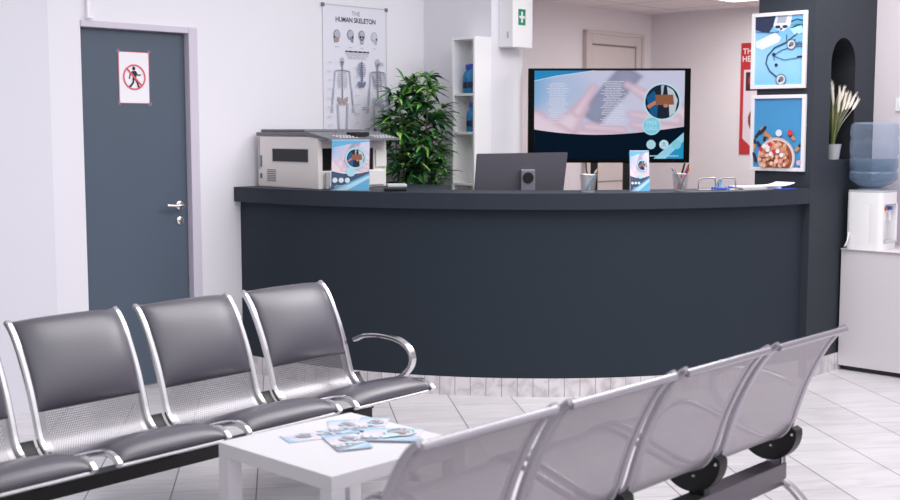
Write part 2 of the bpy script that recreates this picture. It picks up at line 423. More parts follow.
b = B(); b.tube(spline([(DW-.06, -.005, 1.045), (DW-.06, -.045, 1.045), (DW-.075, -.056, 1.045), (DW-.12, -.056, 1.047), (DW-.175, -.05, 1.052)], 4), .0085, 10); obj('lever', b, M['brass'], hd, smooth=True)
b = B(); b.lathe([(.0, 0), (.024, 0), (.024, .008), (.017, .012), (.010, .012), (.010, .016), (0, .016)], 20)
bmesh.ops.rotate(b.bm, verts=b.bm.verts, matrix=Matrix.Rotation(R(90), 3, 'X')); bmesh.ops.translate(b.bm, verts=b.bm.verts, vec=(DW-.06, 0, .955))
obj('lock', b, M['brass'], d1, smooth=True)
# moulded door in the back room
d2 = bpy.data.objects.new('door_2', None); link(d2); d2.rotation_euler[2] = TH; d2.location = W(7.81, VB); tag(d2, 'closed white panelled door behind the television', 'door', kind='structure')
b = B(); w2 = .785; t2 = 2.27
b.box(0, .085, -.025, 0, 0, t2, .006); b.box(w2-.085, w2, -.025, 0, 0, t2, .006); b.box(.085, w2-.085, -.025, 0, t2-.085, t2, .006)
b.box(-.012, .02, -.04, 0, 0, t2+.012, .004); b.box(w2-.02, w2+.012, -.04, 0, 0, t2+.012, .004); b.box(-.012, w2+.012, -.04, 0, t2-.01, t2+.02, .004)
obj('door_frame', b, M['beige_trim'], d2)
b = B(); b.box(.085, w2-.085, -.006, 0, .01, t2-.085); obj('shadow_gap', b, M['groove'], d2)
b = B(); b.box(.095, w2-.1, -.016, -.006, .01, t2-.1, .002); lf = obj('door_leaf', b, M['beige_trim'], d2)
b = B()
for z0, z1 in ((1.05, 1.97), (.18, .92)):
    for a in ((.17, .182, z0, z1), (w2-.182, w2-.17, z0, z1)): b.box(a[0], a[1], -.0185, -.0155, a[2], a[3])
    b.box(.17, w2-.17, -.0185, -.0155, z1-.012, z1); b.box(.17, w2-.17, -.0185, -.0155, z0, z0+.012)
obj('panel_moulding', b, M['groove'], lf)

# dark pillar with its arched niche (face v = 3.402)
PU0, PU1, PV0, PV1 = 6.596, 7.405, 3.402, 3.772
N0, N1, NB, NT = 6.811, 7.13, 1.307, 2.045; nr = (N1-N0)/2; nc = (N0+N1)/2
bm = bmesh.new(); vv = lambda u, v, z: bm.verts.new((u, v, z))
arch = [(nc+nr*math.cos(R(180-180*i/20)), NT-nr+nr*math.sin(R(180-180*i/20))) for i in range(21)]
half = 10
lp = [(PU0, 0), (nc, 0), (nc, NB), (N0, NB)]+arch[:half+1]+[(nc, 3.0), (PU0, 3.0)]
rp = [(nc, 0), (PU1, 0), (PU1, 3.0), (nc, 3.0)]+arch[half:]+[(N1, NB), (nc, NB)]
for pl in (lp, rp): bm.faces.new([vv(u, PV0, z) for u, z in pl])
for q in (((PU0, PV0), (PU0, PV1)), ((PU0, PV1), (PU1, PV1)), ((PU1, PV1), (PU1, PV0))):
    (a, c), (d, e) = q; bm.faces.new([vv(a, c, 0), vv(d, e, 0), vv(d, e, 3.0), vv(a, c, 3.0)])
bm.faces.new([vv(PU0, PV0, 3.), vv(PU1, PV0, 3.), vv(PU1, PV1, 3.), vv(PU0, PV1, 3.)])
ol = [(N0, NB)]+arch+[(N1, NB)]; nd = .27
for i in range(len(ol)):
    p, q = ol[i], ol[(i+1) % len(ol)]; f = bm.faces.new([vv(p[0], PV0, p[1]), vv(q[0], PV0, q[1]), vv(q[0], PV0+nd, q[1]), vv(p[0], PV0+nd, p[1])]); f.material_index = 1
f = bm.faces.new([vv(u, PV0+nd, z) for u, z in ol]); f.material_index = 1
bmesh.ops.remove_doubles(bm, verts=bm.verts, dist=1e-5)
struct(obj('pillar', bm, [M['pillar'], M['niche']], rotz=TH), 'dark grey square pillar with an arched niche', 'pillar')
b = B(); b.uvl()
b.box(PU0+.02, 7.045, PV0-.012, PV0-.001, 0, .105)
for f in b.bm.faces:
    for l in f.loops: l[b.uv].uv = (l.vert.co.x, l.vert.co.z)
room('baseboard_right', b, M['plinth'])

# ================================================================== RECEPTION COUNTER
CC = (6.98, 6.0)
def arc_strip(R0, R1, z0, z1, a0, a1, n=64, uv=False):
    b = B()
    if uv: b.uvl()
    secs = []
    for i in range(n+1):
        sec = []
        for r, z in ((R0, z0), (R1, z0), (R1, z1), (R0, z1)):
            e0 = a_start(r) if a0 is None else a0; e1 = a_end(r) if a1 is None else a1; a = R(e0+(e1-e0)*i/n)
            sec.append(b.bm.verts.new((CC[0]+r*math.cos(a), CC[1]+r*math.sin(a), z)))
        secs.append(sec)
    for i in range(n):
        for k in range(4):
            f = b._f([secs[i][k], secs[i+1][k], secs[i+1][(k+1) % 4], secs[i][(k+1) % 4]])
            if uv:
                for l in f.loops:
                    p = l.vert.co; l[b.uv].uv = (math.atan2(p.y-CC[1], p.x-CC[0]) % (2*math.pi)*R1, p.z)
    b._f(secs[0]); b._f(secs[-1][::-1]); return b
def a_end(r): return 180+math.degrees(math.acos((CC[0]-PU0)/r))-.05   # where the arc meets the pillar
def a_start(r): return 180-math.degrees(math.asin((VB-.003-CC[1])/r))
RB, RT = 2.58, 2.628
ct = thing('reception_counter', 'long curved dark grey reception counter on a pale tiled plinth', 'counter', (0, 0, 0), TH)
obj('front_panel', arc_strip(RB-.05, RB, .105, 1.054, None, None), M['slate'], ct, smooth=True)
obj('plinth', arc_strip(RB-.06, RB+.004, 0, .105, None, None, uv=True), M['plinth'], ct, smooth=True)
b = arc_strip(RT-.36, RT, 1.054, 1.143, 206, None)
b2 = arc_strip(RT-.92, RT, 1.054, 1.143, None, 206)
tm = bpy.data.meshes.new('tmp'); b2.bm.to_mesh(tm); b.bm.from_mesh(tm); b2.bm.free(); bpy.data.meshes.remove(tm)
obj('countertop', b, M['slate_top'], ct, smooth=True)
TOPZ = 1.143
def on_counter(ang, r): return W(6.9+r*math.cos(R(ang)), CC[1]+r*math.sin(R(ang)), TOPZ+.0005)

# reception desk behind the counter, out of sight, that carries the monitor
dk = thing('reception_desk', 'grey desk behind the curved counter under the monitor', 'desk', W(5.551, 4.761), R(2))
b = B(); b.box(-.75, .75, -.3, .3, .715, .74, .004); obj('desk_top', b, M['lightgrey'], dk)
for sx in (-.7, .7):
    b = B(); b.box(sx-.03, sx+.03, -.28, .28, 0, .715, .004); obj('leg', b, M['lightgrey'], dk)

# ================================================================== WAITING BENCHES
PITCH, SW = .55, .492
PROF = spline([(-.006, .806, 0), (.022, .784, 0), (.058, .738, 0), (.10, .662, 0), (.137, .580, 0), (.166, .497, 0), (.19, .424, 0), (.222, .383, 0), (.27, .361, 0), (.335, .364, 0), (.43, .391, 0), (.53, .423, 0), (.605, .440, 0), (.655, .434, 0), (.682, .414, 0)], 5)
PROF = [(p[0], p[1]) for p in PROF]           # (forward, z)
def arclen(pr):
    s_ = [0.]
    for p, q in zip(pr, pr[1:]): s_.append(s_[-1]+math.hypot(q[0]-p[0], q[1]-p[1]))
    return s_
SL = arclen(PROF); SMAX = SL[-1]
def prof_at(s_):
    s_ = max(0, min(SMAX-1e-6, s_)); i = max(k for k in range(len(SL)-1) if SL[k] <= s_)
    t = (s_-SL[i])/(SL[i+1]-SL[i]); p, q = PROF[i], PROF[i+1]
    return (p[0]+(q[0]-p[0])*t, p[1]+(q[1]-p[1])*t)
def prof_n(s_):
    a, c = prof_at(s_-.012), prof_at(s_+.012); dx, dz = c[0]-a[0], c[1]-a[1]; l = math.hypot(dx, dz)
    return (-dz/l, dx/l)          # towards the sitter: forward on the back, up on the seat
def PP(x, s_, off=0.):
    p, n = prof_at(s_), prof_n(s_); return (x, -(p[0]+n[0]*off), p[1]+n[1]*off)
def pad_mesh(s0, s1, w, T, nx=18, ns=24):
    b = B(); top = []; bot = []
    for j in range(ns+1):
        t = j/ns; t = .5-.5*math.cos(math.pi*t); s_ = s0+(s1-s0)*t; rt = []; rb = []
        for i in range(nx+1):
            a = i/nx; a = .5-.5*math.cos(math.pi*a); x = (a-.5)*w
            h = T*max(0, 1-abs(2*a-1)**3.8)**.5*max(0, 1-abs(2*t-1)**(4.5 if t < .5 else 2.5))**.5*(1-.10*(2*a-1)**2)
            rt.append(b.bm.verts.new(PP(x, s_, .004+h))); rb.append(b.bm.verts.new(PP(x, s_, .003)))
        top.append(rt); bot.append(rb)
    for j in range(ns):
        for i in range(nx):
            b._f([top[j][i], top[j][i+1], top[j+1][i+1], top[j+1][i]]); b._f([bot[j][i], bot[j+1][i], bot[j+1][i+1], bot[j][i+1]])
    for j in range(ns):
        for i in (0, nx): b._f([top[j][i], top[j+1][i], bot[j+1][i], bot[j][i]])
    for i in range(nx):
        for j in (0, ns): b._f([top[j][i], bot[j][i], bot[j][i+1], top[j][i+1]])
    return b
def shell_mesh():
    b = B(); uv = b.uvl(); ns = 60; xs = [-SW/2+.012, -SW/2+.045]+[-SW/2+.045+(SW-.09)*k/6 for k in range(1, 6)]+[SW/2-.045, SW/2-.012]
    rows = []
    for j in range(ns+1):
        s_ = SMAX*j/ns; rows.append([(b.bm.verts.new(PP(x, s_)), x, s_) for x in xs])
    for j in range(ns):
        for i in range(len(xs)-1):
            q = [rows[j][i], rows[j][i+1], rows[j+1][i+1], rows[j+1][i]]; f = b._f([k[0] for k in q])
            sm = (rows[j][i][2]+rows[j+1][i][2])/2
            f.material_index = 0 if (0 < i < len(xs)-2 and .045 < sm < SMAX-.06) else 1
            for l, k in zip(f.loops, q): l[uv].uv = (k[1]+1, k[2]+1)
    return b
def frame_mesh(sx):
    b = B(); b.bar([PP(sx*(SW/2-.008), SMAX*k/54, .004) for k in range(55)], .024, .021, (1, 0, 0), .45); return b
def bracket_mesh(x, w):
    b = B(); out = []; inn = []; S0, S1 = .44, .66
    for k in range(19):
        t = k/18; s_ = S0+(S1-S0)*t; n = prof_n(s_); p = prof_at(s_)
        d = .010+.068*math.sin(math.pi*min(1, .06+.88*t))**.8; out.append((-(p[0]-n[0]*d), p[1]-n[1]*d)); inn.append((-(p[0]-n[0]*.006), p[1]-n[1]*.006))
    b.prism(out+inn[::-1], 0, x-w/2, x+w/2)
    b.box(x-w/2+.006, x+w/2-.006, -.285, -.225, .266, .32, .004)
    b.mi = 1
    for t in (.08, .45, .92):
        s_ = S0+(S1-S0)*t; n = prof_n(s_); p = prof_at(s_)
        for sx in (-1, 1): b.ball((x+sx*w/2, -(p[0]-n[0]*.024), p[1]-n[1]*.024), .0065, 8)
    return b
ARM = [(.19, .566), (.25, .590), (.34, .602), (.42, .600), (.475, .589), (.520, .562), (.538, .526), (.528, .488), (.495, .452), (.44, .420), (.386, .392)]
def make_bench(name, label, pads, perf, solid, beam_m, arm_side, beam_z=.19):
    """front looks along local -y, backs' top edge on y = 0"""
    root = thing(name, label, 'bench')
    n = 4; xs = [(k-1.5)*PITCH for k in range(n)]
    b = B(); b.box(xs[0]-SW/2-.03, xs[-1]+SW/2+.03, -.29, -.22, beam_z, .274, .005); obj('beam', b, beam_m, root)
    fm = None
    for x in xs:
        if fm is None:
            st = obj('seat_shell', shell_mesh(), [perf, solid], root, smooth=True)
            fmat = M['chrome'] if pads else M['silver_frame']; kids = [obj('side_frame', frame_mesh(-1), fmat, st, smooth=True), obj('side_frame', frame_mesh(1), fmat, st, smooth=True)]
            b = B(); b.tube([PP(SW/2*(k/8*2-1)*.97, .006, -.004) for k in range(9)], .0115, 10); kids.append(obj('top_rail', b, fmat, st, smooth=True))
            b = B(); b.tube([PP(SW/2*(k/8*2-1)*.97, SMAX-.004, -.008) for k in range(9)], .006, 8); kids.append(obj('front_rail', b, fmat, st, smooth=True))
            if pads:
                kids.append(obj('back_pad', pad_mesh(.004, .350, SW-.03, .044), M['pad'], st, smooth=True))
                kids.append(obj('seat_pad', pad_mesh(.575, SMAX-.008, SW-.03, .038), M['pad'], st, smooth=True))
            st.location = (x, 0, 0); fm = st
        else:
            c = copy_tree(fm, root); c.location = (x, 0, 0)
    ends = [xs[0]-PITCH/2+.012]+[(xs[k]+xs[k+1])/2 for k in range(n-1)]+[xs[-1]+PITCH/2-.012]
    for k, x in enumerate(ends): obj('seat_bracket', bracket_mesh(x, .05), [M['black'], M['chrome']], root)
    for sx in (-1, 1):
        x = sx*(1.5*PITCH+SW/2+.012)
        if sx == arm_side:
          b = B(); b.bar([(x+sx*.012, -p[0], p[1]) for p in spline([(a, c, 0) for a, c in ARM], 5)], .036, .017, (1, 0, 0), .45); obj('armrest', b, M['chrome'], root, smooth=True)
        b = B(); xl = sx*(1.5*PITCH+SW/2+.012)
        L = spline([(xl, .05, .018), (xl, -.02, .045), (xl, -.10, .105), (xl, -.19, .185), (xl, -.255, .208), (xl, -.32, .185), (xl, -.41, .105), (xl, -.49, .045), (xl, -.56, .018)], 5)
        b.bar(L, .04, .026, (1, 0, 0), .5)
        b.box(xl-.02, xl+.02, -.285, -.225, .19, .33, .006)
        lg = obj('leg', b, M['chrome'], root, smooth=True)
        for yy in (.05, -.56):
            b = B(); b.lathe([(.0, 0), (.022, 0), (.022, .012), (.012, .02), (0, .02)], 16, xl, yy); obj('foot_pad', b, M['black'], lg)
    return root
VL, VR = 4.15, 1.89
PITCH, SW = .533, .458
bl = make_bench('waiting_bench', 'four-seat steel waiting bench with black padded backs and seats facing the table', True, M['perf'], M['perf_solid'], M['black'], 1, .222)  # beam black here: its colour carries the shade under the seats
TILT = R(2.7); L_ = SW/2+1.5*PITCH
bl.location = W(3.463-L_*math.cos(TILT), VL-L_*math.sin(TILT)); bl.rotation_euler[2] = TH+TILT
PITCH, SW = .547, .50
br = make_bench('waiting_bench', 'four-seat bare perforated steel waiting bench seen from behind, without cushions', False, M['perf2'], M['perf2_solid'], M['beam'], -1)
L_ = SW/2+1.5*PITCH
TILR = R(1.1)
br.location = W(3.95-L_*math.cos(TILR), VR-L_*math.sin(TILR)); br.rotation_euler[2] = TH+math.pi+TILR

# ================================================================== COFFEE TABLE AND BROCHURES
TC = (2.595, 3.012); TZ = .45; TA, TB = .295, .292
tb = thing('side_table', 'low square white table with thick top between the two benches', 'table', W(*TC), TH)
b = B(); b.box(-TA, TA, -TB, TB, .402, TZ, .003); obj('table_top', b, M['table'], tb)
for sx in (-1, 1):
    for sy in (-1, 1):
        b = B(); b.box(min(sx*TA, sx*(TA-.055)), max(sx*TA, sx*(TA-.055)), min(sy*TB, sy*(TB-.055)), max(sy*TB, sy*(TB-.055)), 0, .402, .002); obj('leg', b, M['table'], tb)

SKIN = rgb(226, 190, 190); LIL = rgb(205, 206, 230); NAVY = rgb(36, 52, 84); SKY = rgb(104, 182, 224); PALE = rgb(176, 222, 240); WHT = rgb(244, 244, 250)
def soft(d, e): return 1/(1+math.exp(max(-40, min(40, d/e))))
def capsule(px, py, ax, ay, bx, by):
    dx, dy = bx-ax, by-ay; t = max(0, min(1, ((px-ax)*dx+(py-ay)*dy)/(dx*dx+dy*dy))); return math.hypot(px-ax-t*dx, py-ay-t*dy)
def hands_photo(a, b):
    """a pair of hands holding a dark telephone, washed out"""
    x, y = a*1.7, b
    c = mixc(rgb(104, 170, 216), rgb(206, 206, 230), soft(.16-x-.35*y+.1*math.sin(5*y), .07))
    c = mixc(c, rgb(164, 190, 224), .7*soft(math.hypot(x-.35, y-.28)-.28, .06))
    ph = max(abs((x-.90)*.80+(y-.34)*.60)-.155, abs(-(x-.90)*.60+(y-.34)*.80)-.44); c = mixc(c, rgb(120, 122, 150), .92*soft(ph, .010))
    ph2 = max(abs((x-.90)*.80+(y-.34)*.60)-.11, abs(-(x-.90)*.60+(y-.34)*.80)-.40); c = mixc(c, rgb(148, 150, 178), .8*soft(ph2, .02))
    for (p, q, r, s_, w0, w1) in ((.18, 1.02, .55, .52, .22, .085), (.50, .58, .69, .235, .085, .05), (-.05, .75, .3, 1.0, .2, .2), (.62, .80, 1.05, .84, .075, .06), (.55, .92, 1.18, .96, .10, .07), (1.75, .62, 1.36, .36, .16, .09), (1.40, .40, 1.10, .20, .085, .05), (1.7, .70, 1.16, .62, .09, .055), (1.7, .84, 1.18, .76, .09, .055), (1.7, .98, 1.22, .89, .09, .06)):
        dx, dy = r-p, s_-q; t = max(0, min(1, ((x-p)*dx+(y-q)*dy)/(dx*dx+dy*dy))); d = math.hypot(x-p-t*dx, y-q-t*dy)-(w0+(w1-w0)*t)
        f = soft(d, .010); sh = soft(-(d+.045), .022)
        c = mixc(c, mixc(rgb(238, 216, 226), rgb(206, 170, 190), sh), f*.92)
    return c
def photo_disc(P, x, y, r, ring, rw):
    """round picture: two people in scrubs and a white coat round a brown tablet"""
    P.ell(x, y, r, r, rgb(30, 40, 56))
    P.poly([(x-.88*r, y-.25*r), (x-.45*r, y-.62*r), (x-.2*r, y-.1*r), (x-.28*r, y+.85*r), (x-.62*r, y+.7*r)], rgb(26, 92, 142))
    P.poly([(x+.25*r, y-.85*r), (x+.6*r, y-.65*r), (x+.86*r, y-.1*r), (x+.72*r, y+.62*r), (x+.42*r, y+.82*r), (x+.36*r, y)], rgb(196, 204, 216))
    P.poly([(x-.08*r, y-.9*r), (x+.1*r, y-.92*r), (x+.02*r, y-.3*r), (x-.06*r, y-.3*r)], rgb(170, 184, 204))
    P.line([(x-.8*r, y+.3*r), (x-.4*r, y+.05*r), (x-.1*r, y)], r*.2, rgb(196, 128, 100))
    P.poly([(x-.38*r, y-.38*r), (x+.6*r, y-.4*r), (x+.66*r, y+.16*r), (x-.34*r, y+.18*r)], rgb(146, 94, 70))
    P.ell(x+.2*r, y+.22*r, .14*r, .1*r, rgb(190, 130, 104))
    P.arc(x, y, r, rw, ring)
def leaflet(w, h, z0=.0):
    P = Print(z0); P.rect(0, 0, w, h, WHT)
    P.grid(0, 0, w, h*.64, 26, 22, lambda a, b: mixc(hands_photo(a, b), WHT, .15))
    P.poly([(0, 0), (w, 0), (w, h*.03), (w*.5, h*.07), (0, h*.15)], SKY)
    P.poly([(0, .62*h)]+[(w*k/14, h*(.62+.055*math.sin(math.pi*k/14))) for k in range(15)]+[(w, h), (0, h)], rgb(72, 88, 116))
    P.poly([(0, h), (w, .66*h), (w, h)], SKY); P.poly([(w*.12, h), (w, .70*h), (w, .76*h), (w*.42, h)], rgb(186, 226, 244))
    photo_disc(P, w*.64, h*.36, w*.26, PALE, w*.05)
    P.ell(w*.52, h*.63, w*.125, w*.125, PALE)
    for k in range(3): P.ell(w*(.10+.165*k), h*.80, w*.068, w*.068, rgb(214, 234, 244))
    P.bars(w*.06, h*.9, w*.4, 3, h*.025, h*.009, rgb(200, 210, 226))
    return P
def brochure(x, y, ang, w, h, label, lift, fold=False):
    """flat on the table; x, y in the table's own frame"""
    p = W(TC[0]+x, TC[1]+y, TZ+.0008+lift)
    t = thing('brochure', label, 'brochure', p, TH+R(ang), 'brochures on the white table')
    b = B(); b.box(-w/2, w/2, -h/2, h/2, 0, .0012); obj('sheet', b, M['paper'], t)
    P = leaflet(w, h, .0013); P.C = [mixc(c_, rgb(244, 244, 250), .38) for c_ in P.C]
    o = P.build('printed_cover', M['print'], t, (-w/2, h/2, 0), flat=True)
    return t
def on_table(X, Y): return ((CT*X+ST*Y)-TC[0], (-ST*X+CT*Y)-TC[1])
for X, Y, az, w, h, lb, lift in ((-.467, 4.02, 118, .10, .21, 'pinkish brochure nearest the left corner of the white table, lying apart', 0),
    (-.375, 4.14, 8, .105, .19, 'brochure with round photo at the back of the white table fan, left of its twin', .0016),
    (-.280, 4.17, -6, .105, .19, 'brochure with round photo at the very back of the white table, right of its twin', .0032),
    (-.345, 3.93, 22, .12, .20, 'brochure with dark band lying at the front of the pile on the white table', .0032),
    (-.200, 4.02, -4, .20, .17, 'widest blue and white brochure on the white table, closest to the bare steel bench', .0048)):
    q = on_table(X, Y); brochure(q[0], q[1], az-math.degrees(TH), w, h, lb, lift)

# ================================================================== BACK WALL THINGS
# prohibition sheet on the grey door
sg = thing('no_entry_sign', 'white paper sign with red no-walking symbol taped on the grey door', 'sign', W(3.606, VB+.034, 1.930), TH)
sw, sh = .197, .292
b = B(); b.box(0, sw, -.0016, 0, -sh, 0); obj('sheet', b, M['paper'], sg)
P = Print(.0018); RED = rgb(226, 96, 108); INK = rgb(34, 34, 46)
P.rect(0, 0, sw, sh, RED).rect(.004, .004, sw-.008, sh-.008, rgb(246, 244, 250))
cx, cy, rr = sw*.5, sh*.49, .068
P.ell(cx-.002, cy-.049, .0105, .0115, INK)
P.poly([(cx-.012, cy-.035), (cx+.010, cy-.036), (cx+.016, cy-.012), (cx+.010, cy+.014), (cx-.012, cy+.016), (cx-.010, cy-.012)], INK)
P.line([(cx-.010, cy-.032), (cx-.026, cy-.016), (cx-.032, cy+.010)], .008, INK); P.line([(cx+.008, cy-.032), (cx+.022, cy-.012), (cx+.042, cy-.014)], .008, INK)
P.line([(cx+.004, cy+.008), (cx+.018, cy+.028), (cx+.026, cy+.054), (cx+.034, cy+.055)], .011, INK); P.line([(cx-.006, cy+.008), (cx-.008, cy+.030), (cx-.026, cy+.052), (cx-.034, cy+.048)], .011, INK)
P.line([(cx-rr*.7, cy-rr*.7), (cx+rr*.7, cy+rr*.7)], .011, RED); P.arc(cx, cy, rr, .009, RED)
P.build('symbol_print', M['print'], sg)
for x, z in ((0, 0), (sw, 0), (0, -sh), (sw, -sh)):
    b = B(); b.box(x-.011, x+.011, -.0025, -.0018, z-.011, z+.011); obj('tape', b, M['acrylic'], sg)
# cable trunking above the door
b = B(); b.box(-.009, .009, -.016, 0, 0, .85, .003); b.box(-.013, .03, -.02, 0, -.012, .0, .003)
tag(obj('cable_trunking', b, M['white'], None, W(3.40, VB-.012, DH+.058), TH), 'thin white vertical cable trunking above the grey door', 'trunking')

# skeleton poster
PW_, PH_ = .556, 1.02
ps = thing('anatomy_poster', 'tall white human skeleton poster hanging above the printer', 'poster', W(5.068, VB-.004, 2.298), TH)
b = B(); b.box(0, PW_, -.003, 0, -PH_, 0); obj('sheet', b, M['paper'], ps)
P = Print(.0032, .00012); G1 = rgb(142, 144, 160); G2 = rgb(186, 188, 204); G3 = rgb(206, 208, 222); K = rgb(38, 40, 52)
P.rect(0, 0, PW_, PH_, rgb(232, 231, 243))
P.text('THE', PW_*.51, .050, .040, rgb(100, 102, 118)); P.text('HUMAN SKELETON', PW_*.51, .094, .044, K, .92, .0012)
def skull(x, y, s_, side, dark):
    P.ell(x, y-.012*s_, .030*s_, .034*s_, G1 if dark else G2); P.ell(x+.003*s_, y-.014*s_, .022*s_, .026*s_, G2 if dark else G3)
    if side == 0:
        P.poly([(x-.018*s_, y+.012*s_), (x+.018*s_, y+.012*s_), (x+.013*s_, y+.045*s_), (x-.013*s_, y+.045*s_)], G1)
        for q in (-1, 1): P.ell(x+q*.011*s_, y-.002*s_, .008*s_, .009*s_, K)
        P.ell(x, y+.014*s_, .004*s_, .007*s_, K); P.rect(x-.010*s_, y+.028*s_, .02*s_, .005*s_, WHT)
    else:
        P.poly([(x-side*.004*s_, y+.002*s_), (x+side*.030*s_, y+.004*s_), (x+side*.024*s_, y+.04*s_), (x+side*.004*s_, y+.036*s_)], G1 if dark else G2)
        P.ell(x+side*.020*s_, y+.002*s_, .007*s_, .008*s_, K)
skull(PW_*.21, .205, 1.0, -1, True); skull(PW_*.42, .200, 1.0, 1, True); skull(PW_*.60, .200, 1.0, 0, True); skull(PW_*.80, .205, 1.0, 1, False)
P.ell(PW_*.205, .225, .022, .018, rgb(176, 150, 148)); 
for q in (.21, .42, .60, .80): P.bars(PW_*q-.02, .268, .04, 1, .01, .005, G2)
P.bars(PW_*.3, .292, PW_*.45, 1, .01, .009, K); P.bars(PW_*.31, .308, PW_*.43, 4, .0105, .0045, G2)
def ribs(x, y, s_, col):
    for k in range(7):
        w = (.030+.010*math.sin(k/6*math.pi))*s_
        for q in (-1, 1): P.line([(x, y+k*.0125*s_), (x+q*w*.75, y+(k*.0125-.004)*s_), (x+q*w, y+(k*.0125+.006)*s_), (x+q*w*.45, y+(k*.0125+.012)*s_)], .0042*s_, col)
def pelvis(x, y, s_, col):
    for q in (-1, 1): P.poly([(x, y+.012*s_), (x+q*.018*s_, y-.006*s_), (x+q*.045*s_, y-.014*s_), (x+q*.046*s_, y+.012*s_), (x+q*.026*s_, y+.036*s_), (x+q*.008*s_, y+.044*s_)], col)
def skeleton(x, y, back):
    sk = y; P.ell(x, sk, .019, .026, G2); P.ell(x, sk+.018, .012, .014, G1)
    if not back:
        for q in (-1, 1): P.ell(x+q*.007, sk+.006, .005, .005, K)
    P.line([(x, sk+.03), (x, sk+.25)], .011, G1)
    P.line([(x-.062, sk+.066), (x, sk+.058), (x+.062, sk+.066)], .008, G1)
    ribs(x, sk+.075, 1.15, G1 if back else G2)
    if back:
        for q in (-1, 1): P.poly([(x+q*.018, sk+.075), (x+q*.052, sk+.07), (x+q*.032, sk+.125)], G2)
    pelvis(x, sk+.245, 1.0, rgb(176, 160, 158) if not back else G2)
    for q in (-1, 1):
        P.line([(x+q*.062, sk+.066), (x+q*.072, sk+.16), (x+q*.078, sk+.185), (x+q*.092, sk+.285)], [.013, .009, .012, .008], G2)
        P.line([(x+q*.075, sk+.19), (x+q*.086, sk+.285)], .005, G1)
        for k in range(4): P.line([(x+q*.088, sk+.285), (x+q*(.082+.008*k), sk+.335)], .0045, G2)
        P.line([(x+q*.042, sk+.275), (x+q*.033, sk+.44)], [.017, .014], G2); P.ell(x+q*.031, sk+.452, .013, .014, G1)
        P.line([(x+q*.028, sk+.462), (x+q*.026, sk+.615)], [.013, .009], G2); P.line([(x+q*.037, sk+.47), (x+q*.034, sk+.61)], .005, G1)
        P.poly([(x+q*.018, sk+.612), (x+q*.038, sk+.612), (x+q*.052, sk+.645), (x+q*.018, sk+.645)], G2)
skeleton(PW_*.285, .362, False); skeleton(PW_*.845, .362, True)
tx = PW_*.575; P.line([(tx, .36), (tx+.006, .47), (tx-.002, .52)], .013, rgb(110, 118, 146)); ribs(tx, .375, .95, rgb(120, 128, 158)); pelvis(tx, .50, .75, rgb(120, 128, 158))
for k in range(8):
    P.bars(.014, .37+k*.058, .06, 1, .01, .004, G2); P.line([(.08, .372+k*.058), (.13, .375+k*.055)], .0012, G3)
    P.bars(PW_*.45, .40+k*.06, .05, 1, .01, .004, G2)
for q in ((.30, PW_*.83), (.60, PW_*.56), (.74, PW_*.60)): P.bars(q[1], q[0]+.06, .06, 2, .012, .006, G1)
P.build('anatomy_print', M['print'], ps)
for x in (.0, PW_):
    b = B(); b.box(x-.014, x+.014, -.006, -.0045, -.018, .006); obj('corner_clip', b, M['grey_plastic'], ps)
b = B(); b.box(PW_-.003, PW_+.003, -.005, 0, -PH_, 0); b.box(0, PW_, -.005, 0, -.006, 0); obj('edge_strip', b, M['lightgrey'], ps)

# ================================================================== PRINTER
pr = thing('office_printer', 'large cream office printer with grey control panel on the left end of counter', 'printer', W(4.50, 5.41, TOPZ+.001), TH)
# local x = u (0..0.55), y = v (0..0.52); left face x=0, right-hand front face y=0
b = B(); H_ = .305
b.box(0, .55, .012, .575, 0, .105, .006)                                   # lower body
b.box(0, .012, .012, .575, .10, H_, .0); b.box(0.0, .55, .55, .575, .10, H_, .003)
b.box(.012, .17, .25, .575, .10, H_); b.box(.445, .55, .012, .575, .10, H_, .004); b.box(-.0015, .032, -.0, .06, 0, H_, .003)
b.box(.002, .548, .014, .573, .237, H_-.001, .004)
obj('body', b, M['cream'], pr)
b = B(); b.box(.034, .443, .03, .24, .106, .109); b.box(.034, .443, .235, .248, .106, .236); b.box(.438, .444, .016, .235, .106, .236); obj('output_bay', b, M['dark_inside'], pr)
b = B(); b.box(.085, .39, .0, .012, .012, .100, .004); b.box(.40, .53, .0, .012, .012, .100, .004); b.box(.455, .543, .0, .011, .12, .225, .004); obj('front_cover', b, M['cream2'], pr)
b = B(); b.box(.050, .070, -.012, .004, .0, .098, .004); obj('latch', b, M['lightgrey'], pr)
b = B(); b.box(-.0015, .02, .09, .43, .155, .232); obj('side_slot', b, M['dark_inside'], pr)
b = B(); b.box(-.003, .003, .09, .43, .150, .156); b.box(-.003, .003, .09, .43, .231, .236); b.box(-.003, .003, .085, .091, .150, .236); b.box(-.003, .003, .429, .434, .150, .236); obj('slot_rim', b, M['lightgrey'], pr)
b = B()
for k in range(7): b.box(-.002, .004, .40, .485, .035+k*.011, .040+k*.011)
obj('vent_grille', b, M['grey_plastic'], pr)
b = B(); b.box(-.002, .004, .535, .55, .12, .19); obj('port', b, M['pen_teal'], pr)
b = B(); b.box(-.002, .004, .535, .555, .05, .08); obj('port', b, M['grey_plastic'], pr)
b = B(); b.box(-.006, .30, .10, .585, H_+.004, H_+.026, .006); b.box(.20, .56, .07, .585, H_+.004, H_+.030, .006); b.box(.03, .53, .16, .585, H_+.024, H_+.044, .008); obj('scanner_lid', b, M['grey_plastic'], pr)
b = B(); b.prism([(-.105, H_-.022), (-.105, H_-.010), (.10, H_+.028), (.10, H_+.002)], 0, -.004, .555)
cp = obj('control_panel', b, M['grey_plastic'], pr)
